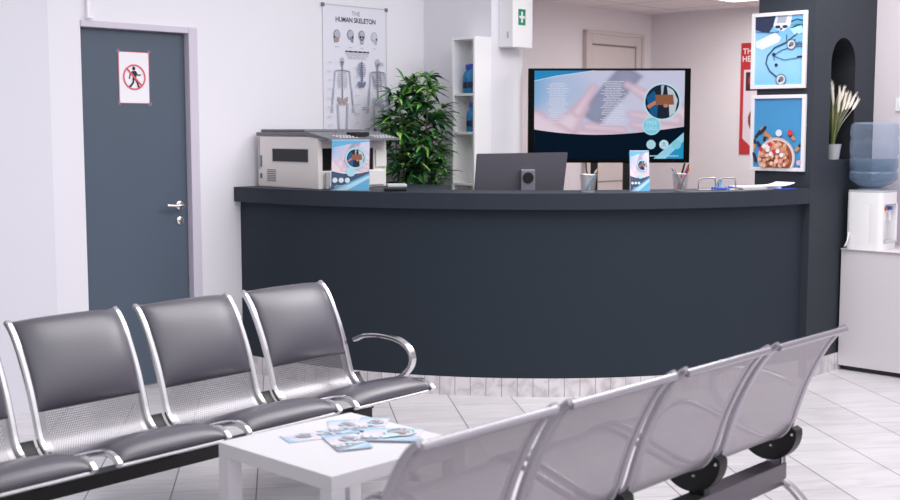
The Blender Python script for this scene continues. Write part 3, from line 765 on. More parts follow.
for i0, i1 in ((0, 6), (12, 18)):
    b = B()
    for i in range(i0, i1):
        for j in range(3):
            x = .09+i*.0245; y = -.09+j*.032; z = H_-.010+(y+.105)/.205*.038
            b.box(x, x+.015, y, y+.018, z-.001, z+.005, .001)
    obj('keypad', b, M['lightgrey'], cp)
b = B(); b.box(.235, .345, -.06, .02, H_+.004, H_+.026); obj('display', b, M['black'], cp)

# ================================================================== ON THE COUNTER
def stand_leaflet(name, label, ang, r, w, h, rz, lean=8):
    t = thing(name, label, 'leaflet stand', on_counter(ang, r), rz)
    b = B(); b.box(-w/2-.004, w/2+.004, -.004, .055, 0, .003); 
    y = math.tan(R(lean))*h*1.03
    b.prism([(.0, .003), (.003, .003), (.003+y, h*1.03), (y, h*1.03)], 0, -w/2-.003, w/2+.003)
    obj('acrylic_holder', b, M['acrylic'], t)
    return t
def lean_leaf(parent_pos, rz, w, h, lean, label, group=None, off=-.002):
    q = thing('leaflet', label, 'leaflet', parent_pos, rz, group)
    P = leaflet(w, h); o = P.build('printed_cover', M['print'], q, (-w/2, off-.001+math.tan(R(lean))*.004, h*math.cos(R(lean))+.005)); 
    o.rotation_euler[0] = 0
    me = o.data
    for v in me.vertices:       # lean the sheet back
        v.co.y += (v.co.z+h)*math.tan(R(lean))
    b = B(); y = math.tan(R(lean))*h; b.prism([(off-.0005, .005), (off+.0003, .005), (off+y+.0003, .005+h), (off+y-.0005, .005+h)], 0, -w/2, w/2); obj('sheet', b, M['paper'], q)
    return q
rz1 = R(-6)
p1 = on_counter(199.2, 2.50)
stand_leaflet('leaflet_stand', 'clear acrylic leaflet stand in front of the printer', 199.2, 2.50, .218, .28, rz1)
lean_leaf(p1, rz1, .218, .285, 8, 'large blue and white leaflet with round photo in front of the printer')
rz2 = R(8)
p2 = on_counter(238.1, 2.44)
stand_leaflet('leaflet_stand', 'small clear acrylic leaflet stand in front of the television', 238.1, 2.44, .11, .215, rz2)
lean_leaf(p2, rz2, .112, .225, 8, 'narrow blue and white leaflet standing in front of the television')
# card reader
t = thing('card_reader', 'small grey and white card reader lying beside the printer', 'card reader', on_counter(205.1, 2.44), R(8))
b = B(); b.box(-.062, .062, -.045, .045, 0, .022, .006); obj('base', b, M['black'], t)
b = B(); b.box(-.045, .066, -.043, .043, .022, .042, .008); obj('cover', b, M['lightgrey'], t)

# monitor seen from behind
mo = thing('desktop_monitor', 'grey desktop monitor seen from behind on reception desk', 'monitor', W(5.551, 4.761, .741), R(3))
mw = .56
b = B(); b.prism([(-mw/2+.01, 1.345-.741), (mw/2+.005, 1.353-.741), (mw/2-.03, .28), (-mw/2-.01, .28)], 1, -.004, .022)
bmesh.ops.bevel(b.bm, geom=list(b.bm.edges), offset=.004, segments=2, affect='EDGES'); obj('display_back', b, M['mon_grey'], mo)
b = B(); b.box(-mw/2+.01, mw/2-.03, .022, .026, .30, .595); obj('screen', b, M['gloss_black'], mo)
b = B(); b.box(-.005, .082, -.05, -.004, .0, .51, .006); obj('stand_column', b, M['silver'], mo)
b = B(); b.lathe([(0, 0), (.033, 0), (.033, .006), (0, .006)], 28); bmesh.ops.rotate(b.bm, verts=b.bm.verts, matrix=Matrix.Rotation(R(90), 3, 'X')); bmesh.ops.translate(b.bm, verts=b.bm.verts, vec=(.038, -.05, .46)); obj('cable_hole_cap', b, M['black'], mo)
b = B(); b.box(-.09, .17, -.12, .1, 0, .012, .004); obj('base', b, M['silver'], mo)

# pen cups and pens
def pen_cup(label, ang, r):
    p = on_counter(ang, r); t = thing('pen_cup', label, 'pen cup', p)
    b = B(); uv = b.uvl(); n = 28; r0, r1, h = .036, .047, .098; rows = [[], []]
    for k, (rad, z) in enumerate(((r0, .003), (r1, h))):
        rows[k] = [b.bm.verts.new((rad*math.cos(2*math.pi*i/n), rad*math.sin(2*math.pi*i/n), z)) for i in range(n)]
    for i in range(n):
        f = b._f([rows[0][i], rows[0][(i+1) % n], rows[1][(i+1) % n], rows[1][i]])
        for l, q in zip(f.loops, ((i, 0), (i+1, 0), (i+1, 1), (i, 1))): l[uv].uv = (q[0]/n*.25, q[1]*h)
    obj('mesh_wall', b, M['mesh'], t, smooth=True)
    b = B(); b.lathe([(0, 0), (r0, 0), (r0, .003), (0, .003)], 28); obj('base', b, M['steel'], t)
    b = B(); P_ = [(r1*math.cos(2*math.pi*i/28), r1*math.sin(2*math.pi*i/28), h) for i in range(29)]; b.tube(P_, .002, 6); obj('rim', b, M['steel'], t)
    return p
def pen(cup, a, b_, ln, colr, label, name='pen', tip='blk', r=.0042):
    A = Vector((cup.x+a[0], cup.y+a[1], cup.z+.008)); d = Vector((b_[0]-a[0], b_[1]-a[1], .095)).normalized()
    t = thing(name, label, 'pencil' if name == 'pencil' else 'pen', A, 0, 'pens in the mesh cups')
    b = B(); b.tube([d*0, d*(ln*.86)], r, 8); obj('barrel', b, M['pen_'+colr], t, smooth=True)
    b = B(); b.tube([d*(ln*.86), d*(ln*.9), d*ln], [r, r*.9, r*.25], 8); obj('tip', b, M['pen_'+tip], t, smooth=True)
c1 = pen_cup('wire mesh pen cup beside the monitor', 230.9, 2.45)
pen(c1, (-.02, -.005), (.034, -.003), .145, 'ltblue', 'light blue pencil leaning right in the pen cup beside the monitor', 'pencil', 'orange', .0055)
pen(c1, (-.012, -.018), (.035, -.016), .13, 'teal', 'teal pencil leaning right in the pen cup beside the monitor', 'pencil', 'tan', .005)
c2 = pen_cup('wire mesh pen cup full of pens beside the wire letter rack', 244.0, 2.44)
pen(c2, (.02, -.012), (-.036, -.010), .145, 'ltblue', 'light blue pencil leaning left in the fuller pen cup', 'pencil', 'teal', .005)
pen(c2, (.026, -.018), (-.024, -.016), .138, 'tan', 'tan pencil leaning left in the fuller pen cup', 'pencil', 'orange', .0048)
pen(c2, (-.012, .006), (.012, .01), .165, 'blk', 'black marker standing tallest in the fuller pen cup', 'pen', 'blk', .006)
pen(c2, (-.018, -.002), (.026, .002), .165, 'red', 'red pen leaning right in the fuller pen cup', 'pen', 'blk', .005)
pen(c2, (-.010, -.012), (.038, -.008), .150, 'orange', 'orange pencil at the right of the fuller pen cup', 'pencil', 'tan', .005)
pen(c2, (-.006, -.02), (.03, -.02), .14, 'dkblue', 'dark blue pen at the front of the fuller pen cup', 'pen', 'blk', .0045)

# wire rack, lanyard and papers at the right end
p3 = on_counter(250.3, 2.42)
t = thing('wire_letter_rack', 'chrome wire letter rack with two arches on the right of counter', 'letter rack', p3, R(12))
for x0, y0 in ((-.055, .02), (.062, .0)):
    b = B(); b.tube(spline([(x0-.05, y0, 0), (x0-.052, y0, .05), (x0-.035, y0, .066), (x0+.03, y0, .068), (x0+.05, y0, .058), (x0+.056, y0, .0)], 5), .0042, 8); obj('arch', b, M['chrome'], t, smooth=True)
b = B(); b.box(-.115, .125, -.012, .035, 0, .004, .001); obj('base', b, M['steel'], t)
b = B(); pts = []
for k in range(26): pts.append((-.055+.0046*k, .014*math.sin(k*1.7)-.01, .006+.010*abs(math.sin(k*.9))+.012*max(0, (k-17)/9)))
b.tube(spline(pts, 3), .0052, 7)
tag(obj('lanyard', b, M['blue_pl'], None, on_counter(249.4, 2.50), R(10), smooth=True), 'crumpled bright blue lanyard in front of the wire letter rack', 'lanyard')
b = B(); b.prism([(-.02, 0), (.016, .0), (.028, .05), (.006, .058)], 1, -.001, .001)
tag(obj('note_slip', b, M['pen_ltblue'], None, p3+Vector((.005, .010, .005)), R(12)), 'light blue slip standing between the arches of the wire rack', 'note')
p4 = on_counter(257.9, 2.44)
def sheets(dx, dy, z, w, d, rot, n, label, m, curl=.0):
    b = B()
    for k in range(n):
        ox = .004*math.sin(k*2.1); b.box(-w/2+ox, w/2+ox, -d/2, d/2, k*.0022, k*.0022+.0016)
    if curl:
        bmesh.ops.subdivide_edges(b.bm, edges=[e for e in b.bm.edges if abs(e.verts[0].co.x-e.verts[1].co.x) > .05], cuts=8)
        for v in b.bm.verts: v.co.z += curl*max(0, (v.co.x)/(w/2))**2
    return tag(obj('paper_stack', b, m, None, p4+Vector((dx, dy, z)), R(rot)), label, 'papers', 'papers at the end of the counter')
sheets(-.045, -.02, .0, .25, .19, 16, 7, 'stack of white papers beside the wire letter rack, larger of two', M['paper'])
sheets(.07, .0, .0165, .20, .16, 28, 2, 'loose papers with curled corner lying on top of the white stack', M['paper'], .016)
b = B(); b.box(-.07, .07, -.05, .05, 0, .005, .001)
tag(obj('notebook', b, M['blue_pl'], None, p4+Vector((.11, -.05, .0)), R(30)), 'thin blue notebook peeking out under the papers at counter end', 'notebook')

# ================================================================== BAMBOO PLANT
pl = thing('potted_bamboo', 'tall leafy green bamboo plant between the printer and the white shelf', 'plant', W(5.545, 5.69))
b = B(); b.lathe([(0, 0), (.12, 0), (.15, .28), (.155, .30), (.14, .30), (.135, .27), (0, .27)], 28); pot = obj('pot', b, M['pot'], pl, smooth=True)
b = B(); b.lathe([(0, .262), (.137, .275), (0, .285)], 20, cap=False); obj('soil', b, M['soil'], pot)
rnd = random.Random(11); LV = []; LF = []; LC = []
def leaf(base, d, ln, w, col):
    d = d.normalized(); side = d.cross(Vector((0, 0, 1)))
    if side.length < .1: side = Vector((1, 0, 0))
    side.normalize(); side = (side+Vector((0, 0, rnd.uniform(-.5, .5)))).normalized(); o = len(LV); n = 5
    for k in range(n+1):
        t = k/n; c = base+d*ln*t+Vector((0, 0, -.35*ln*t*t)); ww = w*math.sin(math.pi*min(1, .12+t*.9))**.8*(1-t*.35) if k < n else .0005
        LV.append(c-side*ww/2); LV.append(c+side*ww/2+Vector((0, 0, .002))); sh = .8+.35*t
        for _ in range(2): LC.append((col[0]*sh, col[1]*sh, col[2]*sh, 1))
    for k in range(n): LF.append((o+2*k, o+2*k+1, o+2*k+3, o+2*k+2))
canes = [(-.03, .02, 1.76), (.06, -.04, 1.82), (-.06, -.05, 1.72), (.02, .07, 1.79), (.10, .03, 1.62), (-.08, .04, 1.58)]
GRN = [rgb(32, 82, 46), rgb(44, 104, 54), rgb(66, 130, 62), rgb(104, 168, 78), rgb(156, 204, 104), rgb(24, 62, 42), rgb(26, 68, 42), rgb(30, 76, 46)]
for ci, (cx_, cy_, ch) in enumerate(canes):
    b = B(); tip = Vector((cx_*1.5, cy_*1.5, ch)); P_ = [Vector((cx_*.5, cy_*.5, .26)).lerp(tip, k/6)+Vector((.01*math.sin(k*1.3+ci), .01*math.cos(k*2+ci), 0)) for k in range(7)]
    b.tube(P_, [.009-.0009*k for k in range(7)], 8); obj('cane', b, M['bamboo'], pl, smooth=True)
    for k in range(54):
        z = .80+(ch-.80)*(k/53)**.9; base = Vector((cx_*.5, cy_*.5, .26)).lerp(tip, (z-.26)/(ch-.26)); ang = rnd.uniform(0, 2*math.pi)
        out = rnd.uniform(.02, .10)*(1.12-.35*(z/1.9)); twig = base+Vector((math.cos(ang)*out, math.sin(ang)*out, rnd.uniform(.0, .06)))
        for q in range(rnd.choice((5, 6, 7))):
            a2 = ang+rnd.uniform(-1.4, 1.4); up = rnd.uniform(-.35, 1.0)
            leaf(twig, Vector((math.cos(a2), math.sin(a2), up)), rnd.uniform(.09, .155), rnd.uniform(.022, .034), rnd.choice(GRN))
# airy tips at the top and a side spray
for k in range(34):
    a2 = rnd.uniform(0, 2*math.pi); base = Vector((rnd.uniform(-.1, .12), rnd.uniform(-.08, .1), rnd.uniform(1.66, 1.82)))
    leaf(base, Vector((math.cos(a2)*.7, math.sin(a2)*.7, rnd.uniform(.5, 1.2))), rnd.uniform(.12, .17), rnd.uniform(.02, .028), rnd.choice(GRN[2:5]))
for k in range(56):
    a2 = rnd.uniform(0, 2*math.pi); leaf(Vector((.17+rnd.uniform(-.05, .03), -.08+rnd.uniform(-.05, .05), rnd.uniform(1.12, 1.42))), Vector((math.cos(a2), math.sin(a2), rnd.uniform(-.1, .9))), rnd.uniform(.08, .12), .024, rnd.choice(GRN))
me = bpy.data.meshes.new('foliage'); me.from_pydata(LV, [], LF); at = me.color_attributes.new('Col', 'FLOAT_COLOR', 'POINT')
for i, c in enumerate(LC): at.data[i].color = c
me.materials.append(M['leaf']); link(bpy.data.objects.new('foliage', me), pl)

# ================================================================== SHELF, BOTTLES, FIRST AID BOX
SU0, SU1, SV0, SV1, SHT = 5.825, 5.988, 5.400, 5.610, 2.098
sf = thing('shelf_unit', 'tall narrow white open shelf unit standing against the pier', 'shelf', W(SU0, SV0), TH)
du, dv = SU1-SU0, SV1-SV0
for nm, bx in (('side_panel', (0, du, 0, .016, 0, SHT)), ('side_panel', (0, du, dv-.016, dv, 0, SHT)), ('back_panel', (du-.008, du, .016, dv-.016, 0, SHT)), ('top_panel', (0, du-.008, .016, dv-.016, SHT-.018, SHT))):
    b = B(); b.box(*bx, .0015); obj(nm, b, M['white'], sf)
SHZ = [1.728, 1.474, 1.135, .82, .50, .06]
for z in SHZ:
    b = B(); b.box(.004, du-.008, .016, dv-.016, z-.016, z, .001); obj('shelf_board', b, M['white'], sf)
def bottle(u, v, z, label):
    t = thing('bottle', label, 'bottle', W(u, v, z+.0005), 0, 'blue bottles on the white shelf')
    b = B(); b.lathe([(0, 0), (.030, 0), (.034, .006), (.034, .115), (.030, .135), (.014, .155), (.012, .166), (0, .166)], 20); obj('body', b, M['blue_bottle'], t, smooth=True)
    b = B(); b.lathe([(0, .162), (.0155, .162), (.0155, .19), (.0145, .193), (0, .193)], 18); obj('cap', b, M['blue_pl'], t, smooth=True)
    b = B(); b.lathe([(.0344, .035), (.0344, .075)], 20, cap=False); obj('label_band', b, M['label'], t, smooth=True)
bottle(5.866, 5.462, 1.728, 'blue liquid bottle on the upper shelf, standing in front')
bottle(5.905, 5.536, 1.728, 'blue liquid bottle on the upper shelf, partly hidden behind another')
bottle(5.866, 5.466, 1.474, 'blue liquid bottle standing alone on the lower shelf')
fa = thing('first_aid_box', 'white first aid box with green cross mounted on the pier', 'first aid box', W(6.063, 5.404, 2.035), TH)
b = B(); b.box(0, .197, -.125, -.001, 0, .42, .008); obj('case', b, M['white'], fa)
b = B(); b.box(-.003, .2, -.128, -.112, -.003, .423, .006); obj('lid', b, M['white'], fa)
b = B(); b.box(.052, .124, -.1292, -.128, .145, .25); em = obj('cross_emblem', b, M['green_sign'], fa)
b = B(); b.box(.080, .096, -.1302, -.1292, .162, .233); b.box(.061, .115, -.1302, -.1292, .189, .206); obj('cross', b, M['white'], em)
b = B(); b.box(-.004, .0, -.09, -.075, .06, .10, .001); obj('latch', b, M['lightgrey'], fa)

# ================================================================== TELEVISION
TVY = 8.2; tx0, tw, th_ = .530, 1.100, .638; tz1 = 1.902
tv = thing('television', 'large wide television on black floor stand showing a clinic advert', 'television', (tx0, TVY, 0), R(-.5))
b = B(); b.box(0, tw, 0, .045, tz1-th_, tz1, .006); obj('casing', b, M['gloss_black'], tv)
SX, SY, SW2, SH2 = .042, .016, tw-.084, th_-.044
P = Print(.0005, .0002)
P.grid(0, 0, SW2, SH2, 110, 62, lambda a, b: mixc(hands_photo(a*1.08-.02, b*1.25), rgb(190, 196, 226), .12))
P.poly([(0, 0), (SW2*.38, 0), (SW2*.14, SH2*.06), (0, SH2*.115)], rgb(46, 140, 196)); P.line([(0, SH2*.115), (SW2*.14, SH2*.062), (SW2*.40, 0)], SH2*.008, rgb(200, 226, 240))
P.bars(SW2*.08, SH2*.14, SW2*.15, 24, SH2*.0195, SH2*.007, rgb(222, 224, 240)); P.bars(SW2*.44, SH2*.12, SW2*.17, 26, SH2*.0195, SH2*.007, rgb(222, 224, 240))
P.poly([(0, SH2*.665)]+[(SW2*k/24, SH2*(.665+.075*math.sin(math.pi*(k/24)**.9)-.03*k/24)) for k in range(1, 25)]+[(SW2, SH2), (0, SH2)], rgb(4, 22, 38))
P.poly([(SW2*.80, SH2), (SW2, SH2*.70), (SW2, SH2)], rgb(40, 150, 200)); P.poly([(SW2*.80, SH2), (SW2, SH2*.70), (SW2, SH2*.80), (SW2*.88, SH2)], rgb(150, 214, 236))
photo_disc(P, SW2*.852, SH2*.352, SH2*.205, rgb(190, 224, 238), SH2*.022)
P.ell(SW2*.784, SH2*.625, SH2*.105, SH2*.105, rgb(196, 228, 240)); P.ell(SW2*.784, SH2*.625, SH2*.096, SH2*.096, rgb(130, 208, 232))
P.text('FREE', SW2*.784, SH2*.592, SH2*.062, rgb(196, 232, 244)); P.text('CALL', SW2*.784, SH2*.655, SH2*.062, rgb(196, 232, 244))
for k, q in enumerate((.782, .868, .952)): P.ell(SW2*q, SH2*.838, SH2*.053, SH2*.053, (rgb(176, 216, 230), rgb(196, 224, 236), rgb(132, 206, 230))[k])
P.ell(SW2*.868, SH2*.826, SH2*.015, SH2*.015, rgb(140, 190, 210)); P.arc(SW2*.868, SH2*.87, SH2*.024, SH2*.01, rgb(140, 190, 210), 180, 360, 10)
P.bars(SW2*.77, SH2*.962, SW2*.2, 1, .01, SH2*.012, rgb(190, 214, 226))
P.build('screen', M['screen'], tv, (SX, 0, tz1-SY))
for x in (.455, .675):
    b = B(); b.box(x-.024, x+.024, .008, .04, .03, tz1-th_+.05, .004); obj('leg', b, M['black'], tv)
b = B(); b.box(.34, .79, -.2, .24, 0, .03, .006); obj('base_plate', b, M['black'], tv)
b = B(); b.tube(spline([(.40, .03, tz1-th_+.04), (.405, .035, tz1-th_-.06), (.44, .03, tz1-th_-.14), (.435, .03, .9)], 5), .005, 8); obj('cable', b, M['black'], tv, smooth=True)

# ================================================================== POSTERS ON THE PILLAR AND HEART POSTER
def framed(name, label, v0, z1, w, h, art):
    t = thing(name, label, 'picture', W(PU0-.002, v0, z1), FACE_U, 'framed pictures on the pillar')
    fw = .022; b = B()
    for bx in ((0, w, -h, -h+fw), (0, w, -fw, 0), (0, fw, -h+fw, -fw), (w-fw, w, -h+fw, -fw)): b.box(bx[0], bx[1], -.022, 0, bx[2], bx[3], .002)
    obj('frame', b, M['frame_white'], t)
    P = Print(.012, .00025); art(P, w, h, fw-.003); P.build('picture_print', M['print'], t)
    return t
def art_stetho(P, w, h, m):
    x0, y0, W_, H2 = m, m, w-2*m, h-2*m; X = lambda a: x0+a*W_; Y = lambda a: y0+a*H2
    P.grid(x0, y0, W_, H2, 20, 30, lambda a, b: mixc(mixc(rgb(112, 182, 228), rgb(164, 214, 244), soft(.45-b+.3*(a-.5), .15)), rgb(126, 196, 236), soft(.85-b, .1)))
    P.poly([(X(0), Y(0)), (X(.42), Y(0)), (X(.37), Y(.16)), (X(.28), Y(.25)), (X(0), Y(.19))], rgb(44, 52, 82))
    P.poly([(X(.02), Y(.36)), (X(.42), Y(.24)), (X(.54), Y(.32)), (X(.50), Y(.38)), (X(.16), Y(.48)), (X(.03), Y(.44))], rgb(226, 232, 246)); P.poly([(X(.12), Y(.38)), (X(.4), Y(.29)), (X(.46), Y(.34)), (X(.16), Y(.43))], rgb(240, 240, 250))
    P.poly([(X(.44), Y(0)), (X(.76), Y(0)), (X(.72), Y(.16)), (X(.58), Y(.23)), (X(.42), Y(.19)), (X(.38), Y(.13))], rgb(222, 226, 238)); P.poly([(X(.47), Y(.01)), (X(.66), Y(.01)), (X(.63), Y(.11)), (X(.45), Y(.11))], rgb(168, 176, 192))
    for q in (.47, .62): P.ell(X(q), Y(.165), W_*.055, H2*.022, rgb(40, 46, 84))
    P.ell(X(.54), Y(.195), W_*.03, H2*.014, rgb(40, 46, 84))
    for k in range(3): P.line([(X(.74), Y(.10+.05*k)), (X(.86), Y(.07+.04*k)), (X(1), Y(.10+.03*k))], H2*.022, (rgb(48, 92, 120), rgb(96, 170, 196), rgb(40, 70, 96))[k])
    P.poly([(X(.72), Y(.20)), (X(.95), Y(.16)), (X(1), Y(.26)), (X(.82), Y(.30))], rgb(176, 220, 232))
    P.line([(X(.0), Y(.215)), (X(.3), Y(.24)), (X(.5), Y(.235))], H2*.012, rgb(60, 90, 140))
    tube = rgb(40, 70, 110)
    P.line([(X(.84), Y(.36)), (X(.66), Y(.39)), (X(.42), Y(.46)), (X(.28), Y(.57)), (X(.25), Y(.68)), (X(.33), Y(.79)), (X(.46), Y(.87)), (X(.55), Y(.915))], H2*.021, tube)
    P.line([(X(.88), Y(.27)), (X(.74), Y(.34)), (X(.66), Y(.37)), (X(.66), Y(.28))], H2*.014, rgb(40, 58, 86))
    P.line([(X(.42), Y(.56)), (X(.56), Y(.50)), (X(.8), Y(.455)), (X(1), Y(.46))], H2*.012, rgb(56, 100, 150)); P.line([(X(.42), Y(.58)), (X(.62), Y(.64)), (X(.85), Y(.62)), (X(1), Y(.60))], H2*.012, rgb(56, 100, 150))
    P.line([(X(.41), Y(.55)), (X(.42), Y(.64))], H2*.012, rgb(56, 100, 150)); P.ell(X(.41), Y(.555), .012, .010, rgb(34, 44, 70)); P.ell(X(.465), Y(.705), .011, .009, rgb(34, 44, 70)); P.line([(X(.88), Y(.605)), (X(1), Y(.60))], H2*.026, rgb(34, 44, 70))
    for (a, c, r) in ((.76, .425, .030), (.57, .92, .034)):
        P.ell(X(a), Y(c), r, r, rgb(96, 104, 122)); P.ell(X(a), Y(c), r*.85, r*.85, rgb(204, 208, 218)); P.ell(X(a)+r*.1, Y(c)-r*.1, r*.45, r*.45, rgb(120, 116, 124)); P.ell(X(a)-r*.25, Y(c)+r*.2, r*.25, r*.25, rgb(70, 70, 82))
    for k in range(5): P.line([(X(.84+.03*k), Y(.39)), (X(.86+.03*k), Y(.44))], H2*.012, rgb(34, 44, 70))
def art_bowl(P, w, h, m):
    x0, y0, W_, H2 = m, m, w-2*m, h-2*m; X = lambda a: x0+a*W_; Y = lambda a: y0+a*H2; rn = random.Random(5)
    P.grid(x0, y0, W_, H2, 12, 24, lambda a, b: mixc(rgb(72, 140, 190), rgb(68, 152, 206), soft(.3-b, .2)))
    def pill(a, c, l, ang, c1, c2):
        dx, dy = math.cos(ang)*l/2, math.sin(ang)*l/2; px, py = X(a), Y(c)
        P.line([(px-dx, py-dy), (px, py)], l*.48, c1); P.line([(px, py), (px+dx, py+dy)], l*.48, c2); P.ell(px-dx, py-dy, l*.24, l*.24, c1, 12); P.ell(px+dx, py+dy, l*.24, l*.24, c2, 12)
    DKR, ORG = rgb(50, 42, 52), rgb(206, 138, 84)
    for a, c, an, q, r in ((.09, .52, 2.2, DKR, DKR), (.16, .47, 2.2, ORG, DKR), (.20, .46, 2.3, DKR, DKR), (.25, .55, 1.8, ORG, DKR), (.03, .66, 1.6, DKR, ORG), (.14, .68, .9, rgb(40, 52, 96), rgb(40, 52, 96)), (.36, .57, .9, ORG, rgb(236, 190, 140)), (.80, .55, .7, DKR, ORG), (.95, .70, 2.3, DKR, ORG), (.05, .85, 1.2, DKR, DKR)): pill(a, c, .042, an, q, r)
    P.ell(X(.54), Y(.50), .021, .021, rgb(220, 226, 240)); P.ell(X(.77), Y(.495), .017, .017, rgb(208, 62, 74)); P.ell(X(.96), Y(.92), .016, .016, rgb(206, 180, 206))
    cx_, cy_, r = X(.50), Y(.86), W_*.385
    def disc(rad, col):
        pts = [(cx_+rad*math.cos(2*math.pi*i/44), min(cy_+rad*math.sin(2*math.pi*i/44), y0+H2)) for i in range(44)]; P.poly(pts, col)
    disc(r, rgb(206, 190, 198)); disc(r*.93, rgb(232, 216, 216)); disc(r*.86, rgb(160, 92, 70))
    for k in range(210):
        rr_ = r*.80*math.sqrt(rn.random()); aa = rn.random()*6.283; px, py = cx_+rr_*math.cos(aa), cy_+rr_*math.sin(aa)
        if py > y0+H2-.012: continue
        P.ell(px, py, .013, .010, rn.choice((rgb(232, 178, 146), rgb(214, 154, 120), rgb(240, 196, 168), rgb(198, 134, 104))), 10, rn.random()*3)
    for a, c, col in ((.25, .73, 1), (.32, .69, 0), (.39, .74, 0), (.40, .69, 0), (.53, .76, 1), (.60, .76, 0), (.44, .66, 1), (.68, .81, 0), (.66, .90, 2), (.27, .80, 2), (.46, .80, 0)):
        P.ell(X(a), Y(c), .014, .013, (rgb(240, 228, 232), rgb(206, 50, 62), rgb(226, 150, 150))[col], 14)
framed('framed_picture', 'white-framed blue picture of a stethoscope, upper of two on pillar', 3.806, 2.187, .360, .452, art_stetho)
framed('framed_picture', 'white-framed blue picture of pills in a bowl, lower of two on pillar', 3.798, 1.698, .360, .456, art_bowl)
ht = thing('heart_poster', 'red-bordered heart poster partly hidden behind the pillar', 'poster', W(8.752, 5.155, 2.185), FACE_U)
b = B(); b.box(0, .55, -.004, 0, -.90, 0); obj('sheet', b, M['paper'], ht)
P = Print(.0045, .00025); RD = rgb(196, 52, 58)
P.rect(0, 0, .55, .90, RD); P.poly([(.03, .215), (.52, .215), (.52, .75), (.40, .87), (.15, .87), (.03, .77)], rgb(226, 214, 222))
P.text('THE', .076, .068, .064, rgb(244, 226, 226), 1, .0015); P.text('HEART', .112, .130, .064, rgb(244, 226, 226), 1, .0015)
P.rect(.05, .235, .12, .15, rgb(72, 36, 44)); P.ell(.11, .30, .04, .05, rgb(168, 60, 60)); P.rect(.2, .235, .12, .15, rgb(90, 50, 54))
P.poly([(.14, .48), (.20, .46), (.22, .60), (.16, .62)], rgb(60, 74, 130)); P.ell(.22, .64, .15, .125, rgb(140, 62, 58), 30, .6); P.ell(.26, .62, .09, .08, rgb(170, 82, 72), 30, .6)
P.bars(.2, .8, .2, 3, .018, .008, rgb(170, 160, 168)); P.build('heart_print', M['print'], ht)
# ceiling light in the back room
cl = thing('ceiling_light', 'square flush ceiling light panel in the back room', 'ceiling light', W(7.87, 4.6, CEIL), TH)
b = B(); b.box(-.3, .3, -.3, .3, -.014, -.0005, .003); obj('frame', b, M['white'], cl)
b = B(); b.box(-.28, .28, -.28, .28, -.018, -.013); obj('diffuser', b, M['lamp'], cl)

# ================================================================== NICHE PLANT
gp = thing('potted_grass', 'small white pot of ornamental grass with white plumes in pillar niche', 'plant', W(6.99, PV0+.065, NB+.0005))
b = B(); b.lathe([(0, 0), (.040, 0), (.052, .088), (.055, .093), (.049, .093), (.046, .082), (0, .082)], 24); obj('pot', b, M['pot'], gp, smooth=True)
LV = []; LF = []; LC = []; rg = random.Random(4)
def blade(a, lean, ln, col, w=.004):
    o = len(LV); n = 7; d = Vector((math.cos(a), math.sin(a), 0)); sd = Vector((-d.y, d.x, 0))
    for k in range(n+1):
        t = k/n; p = Vector((0, 0, .078))+d*(lean*t**1.8*ln+.012)+Vector((0, 0, ln*(t-.28*lean*t*t))); ww = w*(1-t*.85)
        LV.append(p-sd*ww); LV.append(p+sd*ww); LC.extend([col]*2)
    for k in range(n): LF.append((o+2*k, o+2*k+1, o+2*k+3, o+2*k+2))
    return p
UA = TH    # direction of +u, the width of the niche
for k in range(120):
    a = rg.uniform(0, 2*math.pi); le = rg.uniform(.05, .5)
    if math.sin(a-TH) > .2: le *= .4
    le = min(le, .34)
    blade(a, le, rg.uniform(.2, .36), rg.choice((rgb(92, 116, 56), rgb(140, 146, 74), rgb(70, 98, 54), rgb(176, 168, 104))), .0032)
me = bpy.data.meshes.new('grass_blades'); me.from_pydata(LV, [], LF); at = me.color_attributes.new('Col', 'FLOAT_COLOR', 'POINT')
for i, c in enumerate(LC): at.data[i].color = c
me.materials.append(M['leaf']); link(bpy.data.objects.new('grass_blades', me), gp)
ud = Vector((CT, ST, 0)); vd = Vector((-ST, CT, 0))
for (lu, lv, z0, ln, tilt) in ((-.055, -.03, .34, .13, -.15), (-.03, -.05, .29, .13, .15), (-.005, -.03, .33, .12, .3), (.02, -.05, .30, .13, .45), (.045, -.06, .31, .12, .6), (.07, -.07, .32, .12, .85), (-.01, .0, .37, .10, .0), (.035, -.03, .36, .10, .5), (.095, -.08, .31, .11, 1.05)):
    lu -= .012; tilt *= 1.3; z0 -= .008; b = B(); p0 = ud*lu+vd*lv+Vector((0, 0, z0)); d = (ud*tilt+Vector((0, 0, 1))).normalized(); e = d.cross(vd)
    b.tube(spline([Vector((0, 0, .1)), p0*.45+Vector((0, 0, .08)), p0], 4), .0015, 6); n = 9
    core = [p0+d*ln*k/n+e*(.012*(k/n)**2) for k in range(n+1)]
    b.tube(core, [.003, .0065, .0085, .0095, .009, .0085, .007, .0055, .0035, .001], 8)
    for k in range(46):      # loose fluffy bristles
        q = core[1+k % 8]; r_ = Vector((rg.uniform(-1, 1), rg.uniform(-1, 1), rg.uniform(-1, 1))).normalized()
        b.tube([q, q+r_*.007+d*.010, q+r_*.013+d*.028], [.0014, .0012, .0004], 4)
    obj('plume', b, M['plume'], gp, smooth=True)

# ================================================================== WATER COOLER
CU0, CU1, CH = 6.992, 7.402, .755
wc = thing('base_cabinet', 'white cabinet under the water cooler beside the dark pillar', 'cabinet', W(CU0, 3.388), FACE_U)
